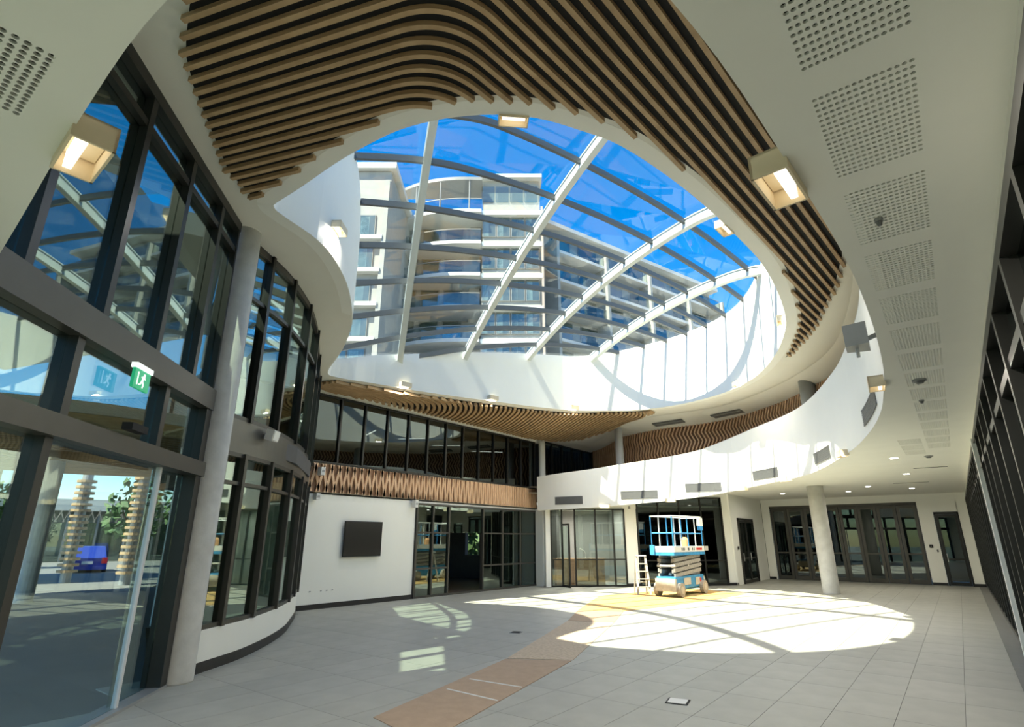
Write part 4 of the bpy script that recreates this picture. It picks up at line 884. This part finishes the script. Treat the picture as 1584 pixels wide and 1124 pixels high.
porch = MB().add([(v.x, v.y, 6.22) for v in vs], fs).add([(v.x, v.y, 6.6) for v in vs], fs).wall(PO, 6.22, 6.6, 0.02, True).build('ceiling_porch', 'porch_soffit'); struct(porch, 'dark porch roof with a gap added to let sun in, over the forecourt outside the left glass wall', 'ceiling')
for x, y in ((-15.6, -5.0),): tag(colm(x, y, 0.2, -0.015, 6.22).build('porch_column', 'concrete', smooth=True), 'round concrete column carrying the porch roof outside', 'column', 'porch columns')
# parked car, rear view
car = tag(empty('parked_car', (-39.0, 11.75, -0.23), R(73)), 'blue car with red tail lights parked beyond the forecourt', 'car')
bm_ = MB().add([(-0.88, -1.9, 0.35), (0.88, -1.9, 0.35), (0.9, 1.9, 0.35), (-0.9, 1.9, 0.35), (-0.9, -1.95, 0.95), (0.9, -1.95, 0.95), (0.86, 1.9, 0.85), (-0.86, 1.9, 0.85)], [(0, 3, 2, 1), (4, 5, 6, 7), (0, 1, 5, 4), (1, 2, 6, 5), (2, 3, 7, 6), (3, 0, 4, 7)]); bm_.build('body', 'car_blue', car)
MB().add([(-0.82, -1.9, 0.95), (0.82, -1.9, 0.95), (0.8, 1.0, 0.9), (-0.8, 1.0, 0.9), (-0.66, -1.5, 1.55), (0.66, -1.5, 1.55), (0.64, 0.3, 1.55), (-0.64, 0.3, 1.55)], [(4, 5, 6, 7), (0, 1, 5, 4), (1, 2, 6, 5), (2, 3, 7, 6), (3, 0, 4, 7)]).build('cabin', 'car_blue', car)
MB().add([(-0.72, -1.86, 1.0), (0.72, -1.86, 1.0), (0.6, -1.54, 1.48), (-0.6, -1.54, 1.48)], [(0, 1, 2, 3)]).build('rear_window', 'tower_white', car)
for x in (-0.74, 0.74): MB().box((x, -1.96, 0.82), (0.26, 0.06, 0.30)).build('tail_light', 'tail_red', car)
MB().box((0, -1.97, 0.72), (0.5, 0.03, 0.14)).build('number_plate', 'lift_white', car); MB().box((0, -1.97, 0.45), (1.7, 0.10, 0.16)).build('bumper', 'car_blue', car)
for x in (-0.8, 0.8):
    for y in (-1.2, 1.25): MB().tube([(x - 0.1, y, 0.32), (x + 0.1, y, 0.32)], 0.32, 18).build('wheel', 'tyre', car)
def tree(x, y, h, r, lb, n=420):
    t = tag(empty('tree', (x, y, -0.23)), lb, 'tree', 'trees beyond the forecourt'); rnd = random.Random(int(abs(x * 7 + y * 13)))
    MB().tube([(0, 0, 0), (0.1, 0, h * 0.3), (0.0, 0.1, h * 0.6)], [0.2, 0.15, 0.08], 8).build('trunk', 'bark', t)
    for k in range(4):
        a = k * 1.6; MB().tube([(0, 0, h * 0.35), (math.cos(a) * r * 0.5, math.sin(a) * r * 0.5, h * 0.65)], [0.08, 0.03], 6).build('branch', 'bark', t)
    m = MB()
    for i in range(n):
        while True:
            p = Vector((rnd.uniform(-1, 1), rnd.uniform(-1, 1), rnd.uniform(-1, 1)))
            if 0.3 < p.length < 1: break
        c = Vector((p.x * r, p.y * r, h * 0.62 + p.z * h * 0.38)); a = Vector((rnd.uniform(-1, 1), rnd.uniform(-1, 1), rnd.uniform(-1, 1))).normalized(); b = a.orthogonal().normalized(); s = rnd.uniform(0.18, 0.42)
        m.add([c + a * s, c + b * s * 0.5, c - a * s, c - b * s * 0.5], [(0, 1, 2, 3)])
    o = m.build('foliage', 'leaf', t); o['kind'] = 'stuff'
tree(-42.5, 14.9, 6.0, 1.8, 'dark leafy tree just right of the parked car', 300); tree(-44.2, 19.2, 7.0, 2.0, 'taller dark tree farther right of the parked car', 300); tree(-46.5, 9.0, 5.5, 1.7, 'leafy tree left of the parked car', 260); tree(-19.8, 22.8, 3.4, 1.1, 'small green tree outside the hall window', 220)
# glass pavilion across the forecourt
pav = tag(empty('glass_pavilion', (-56, 17.0, -0.23), R(72)), 'low glass fronted building with a patterned fascia across the forecourt', 'building')
MB().box((0, 3, 4.6), (16, 6, 0.9)).build('roof', 'tower_white', pav); MB().box((0, 4, 2.1), (16, 3.6, 4.2)).build('wall', 'tower_dark', pav)
for k in range(9):
    MB().box((-8 + 2 * k, 0.1, 2.1), (0.16, 0.2, 4.2)).build('mullion', 'tower_dark', pav)
    if k < 8: MB().box((-7 + 2 * k, 0.1, 1.6), (1.84, 0.03, 3.2)).build('pane', 'facade_glass', pav)
zz = MB()
for k in range(64):
    x = -7.9 + 0.25 * k; a = 0.18 if k % 2 else -0.18; zz.bar((x - a, -0.05, 3.25), (x + a, -0.05, 4.15), 0.05, 0.08, (0, 1, 0))
o = zz.build('chevron_screen', 'tower_brown', pav); o['kind'] = 'stuff'

# ------------------------------------------------------------------ apartment building seen through the skylight
def hd(x, f): return (math.cos(YAW) * x - math.sin(YAW) * f, math.sin(YAW) * x + math.cos(YAW) * f)
bx, by = hd(-3.8, 42)
tw = tag(empty('apartment_building', (bx, by, -0.23), YAW), 'grey apartment building with curved balconies seen through the skylight', 'building')
BX = Matrix.Identity(4)
def part(mb, name, mat, par):
    mb.v = [tuple(BX @ Vector(p)) for p in mb.v]; return mb.build(name, mat, par)
part(MB().box((0.0, 9.0, 14.3), (12.9, 14.0, 28.6)), 'wall', 'tower_render', tw)
part(MB().box((3.75, 3.0, 15.0), (4.9, 6.0, 30.0)), 'bay_wall', 'tower_render', tw)
part(MB().box((3.7, 3.4, 31.0), (4.9, 6.6, 2.4)), 'penthouse_wall', 'tower_render', tw); part(MB().box((3.7, 3.2, 32.35), (5.4, 7.4, 0.35)), 'penthouse_roof', 'tower_white', tw)
for k in range(4): part(MB().box((1.7 + 1.25 * k, -0.06, 30.7), (1.1, 0.08, 1.6)), 'pane', 'rail_glass', tw)
cv = [(-6.8, 1.6), (-5.5, 0.5), (-3.5, -0.45), (-1.2, -0.9), (1.2, -0.9)]
cvs = spline(cv, 6)
part(MB().prism(cvs + [(1.2, 2.0), (-6.8, 2.0)], 31.6, 31.9), 'canopy_slab', 'tower_dark', tw)
for x, y in (cvs[2], cvs[9], cvs[15], cvs[21]): part(MB().tube([(x, y + 0.1, 28.8), (x, y + 0.1, 31.6)], 0.07, 6), 'canopy_post', 'tower_dark', tw)
for k, z in enumerate((28.6, 25.6, 22.65, 19.75, 16.9, 14.0)):
    slab = part(MB().prism(cvs + [(1.2, 2.4), (-6.8, 2.4)], z - 0.18, z + 0.12), 'balcony_slab', 'tower_white', tw)
    part(MB().wall(offset(cvs, 0.1), z + 0.12, z + 1.15, 0.03), 'glass_balustrade', 'rail_glass', slab)
    part(MB().sweep([(x, y, z + 1.17) for x, y in offset(cvs, 0.1)], 0.06, 0, 0.06), 'handrail', 'tower_dark', slab)
    part(MB().prism([(1.25, -0.55), (6.35, -0.55), (6.35, 0.4), (1.25, 0.4)], z - 0.22, z + 0.18), 'bay_slab', 'tower_white', tw)
    if k < 5:
        z3 = z - 2.7
        for i in range(4):
            f = part(MB().box((1.85 + 1.22 * i, -0.06, z3 + 1.55), (1.16, 0.12, 1.95)), 'window', 'tower_dark', tw)
            part(MB().box((1.85 + 1.22 * i, -0.13, z3 + 1.55), (1.02, 0.03, 1.8)), 'pane', 'facade_glass', f); part(MB().box((1.6 + 1.22 * i, -0.115, z3 + 1.5), (0.45, 0.01, 1.7)), 'curtain', 'curtain', f)
        for i in range(3):
            f = part(MB().box((-5.3 + 2.0 * i, 1.97, z3 + 1.4), (1.7, 0.1, 2.3)), 'window', 'tower_dark', tw); part(MB().box((-5.3 + 2.0 * i, 1.90, z3 + 1.4), (1.5, 0.03, 2.1)), 'pane', 'facade_glass', f)
        part(MB().box((0.55, 1.6, z3 + 1.35), (0.9, 0.12, 2.5)), 'louvre_screen', 'tower_render', tw)
part(MB().box((6.35, -0.35, 14.6), (0.18, 0.35, 29.2)), 'corner_pilaster', 'tower_brown', tw)
BX = Matrix.Translation((-12.6 + 3.8, 36 - 42, 0))
part(MB().box((0, 5, 14.3), (6.9, 10, 28.6)), 'wall', 'tower_render', tw); part(MB().box((0.15, 4.9, 28.95), (7.4, 10.6, 0.5)), 'roof', 'tower_white', tw); part(MB().box((3.3, -0.2, 13.8), (0.35, 0.5, 27.6)), 'corner_pilaster', 'tower_render', tw)
for k in range(5):
    z = 23.1 - 2.62 * k
    part(MB().box((0.6, -0.25, z - 0.35), (5.2, 0.6, 0.3)), 'window_ledge', 'tower_white', tw)
    for i in range(3):
        f = part(MB().box((-0.55 + 1.25 * i, -0.04, z + 0.85), (1.2, 0.12, 1.75)), 'window', 'tower_dark', tw); part(MB().box((-0.55 + 1.25 * i, -0.11, z + 0.85), (1.08, 0.03, 1.6)), 'pane', 'facade_glass', f); part(MB().box((-0.7 + 1.25 * i, -0.095, z + 0.8), (0.6, 0.01, 1.5)), 'curtain', 'curtain', f)
pA = Vector((2.9, 45.8)); pB = Vector((23.4, 60.5)); ax_ = math.atan2(pB.y - pA.y, pB.x - pA.x); Lg = (pB - pA).length
BX = Matrix.Translation((pA.x + 3.8, pA.y - 42, 0)) @ Matrix.Rotation(ax_, 4, 'Z')
part(MB().box((Lg / 2, 5, 14.8), (Lg, 10, 29.6)), 'wall', 'tower_render', tw); part(MB().box((Lg / 2, 4.6, 29.9), (Lg + 0.6, 11.2, 0.4)), 'roof', 'tower_white', tw)
for k in range(6):
    z = 27.0 - 2.85 * k
    sb = part(MB().box((Lg / 2, -0.7, z - 0.1), (Lg - 0.6, 1.5, 0.28)), 'balcony_slab', 'tower_white', tw); part(MB().box((Lg / 2, -1.4, z + 0.6), (Lg - 0.7, 0.03, 1.0)), 'glass_balustrade', 'rail_glass', sb); part(MB().box((Lg / 2, -1.4, z + 1.12), (Lg - 0.7, 0.06, 0.06)), 'handrail', 'tower_dark', sb)
    for i in range(7):
        f = part(MB().box((2.0 + 3.45 * i, -0.03, z + 1.3), (2.5, 0.1, 2.1)), 'window', 'tower_dark', tw); part(MB().box((2.0 + 3.45 * i, -0.10, z + 1.3), (2.3, 0.03, 1.9)), 'pane', 'facade_glass', f)
for i in range(5): part(MB().box((0.3 + 6.2 * i, -0.9, 14.0), (0.3, 1.7, 28.0)), 'party_fin', 'tower_render', tw)
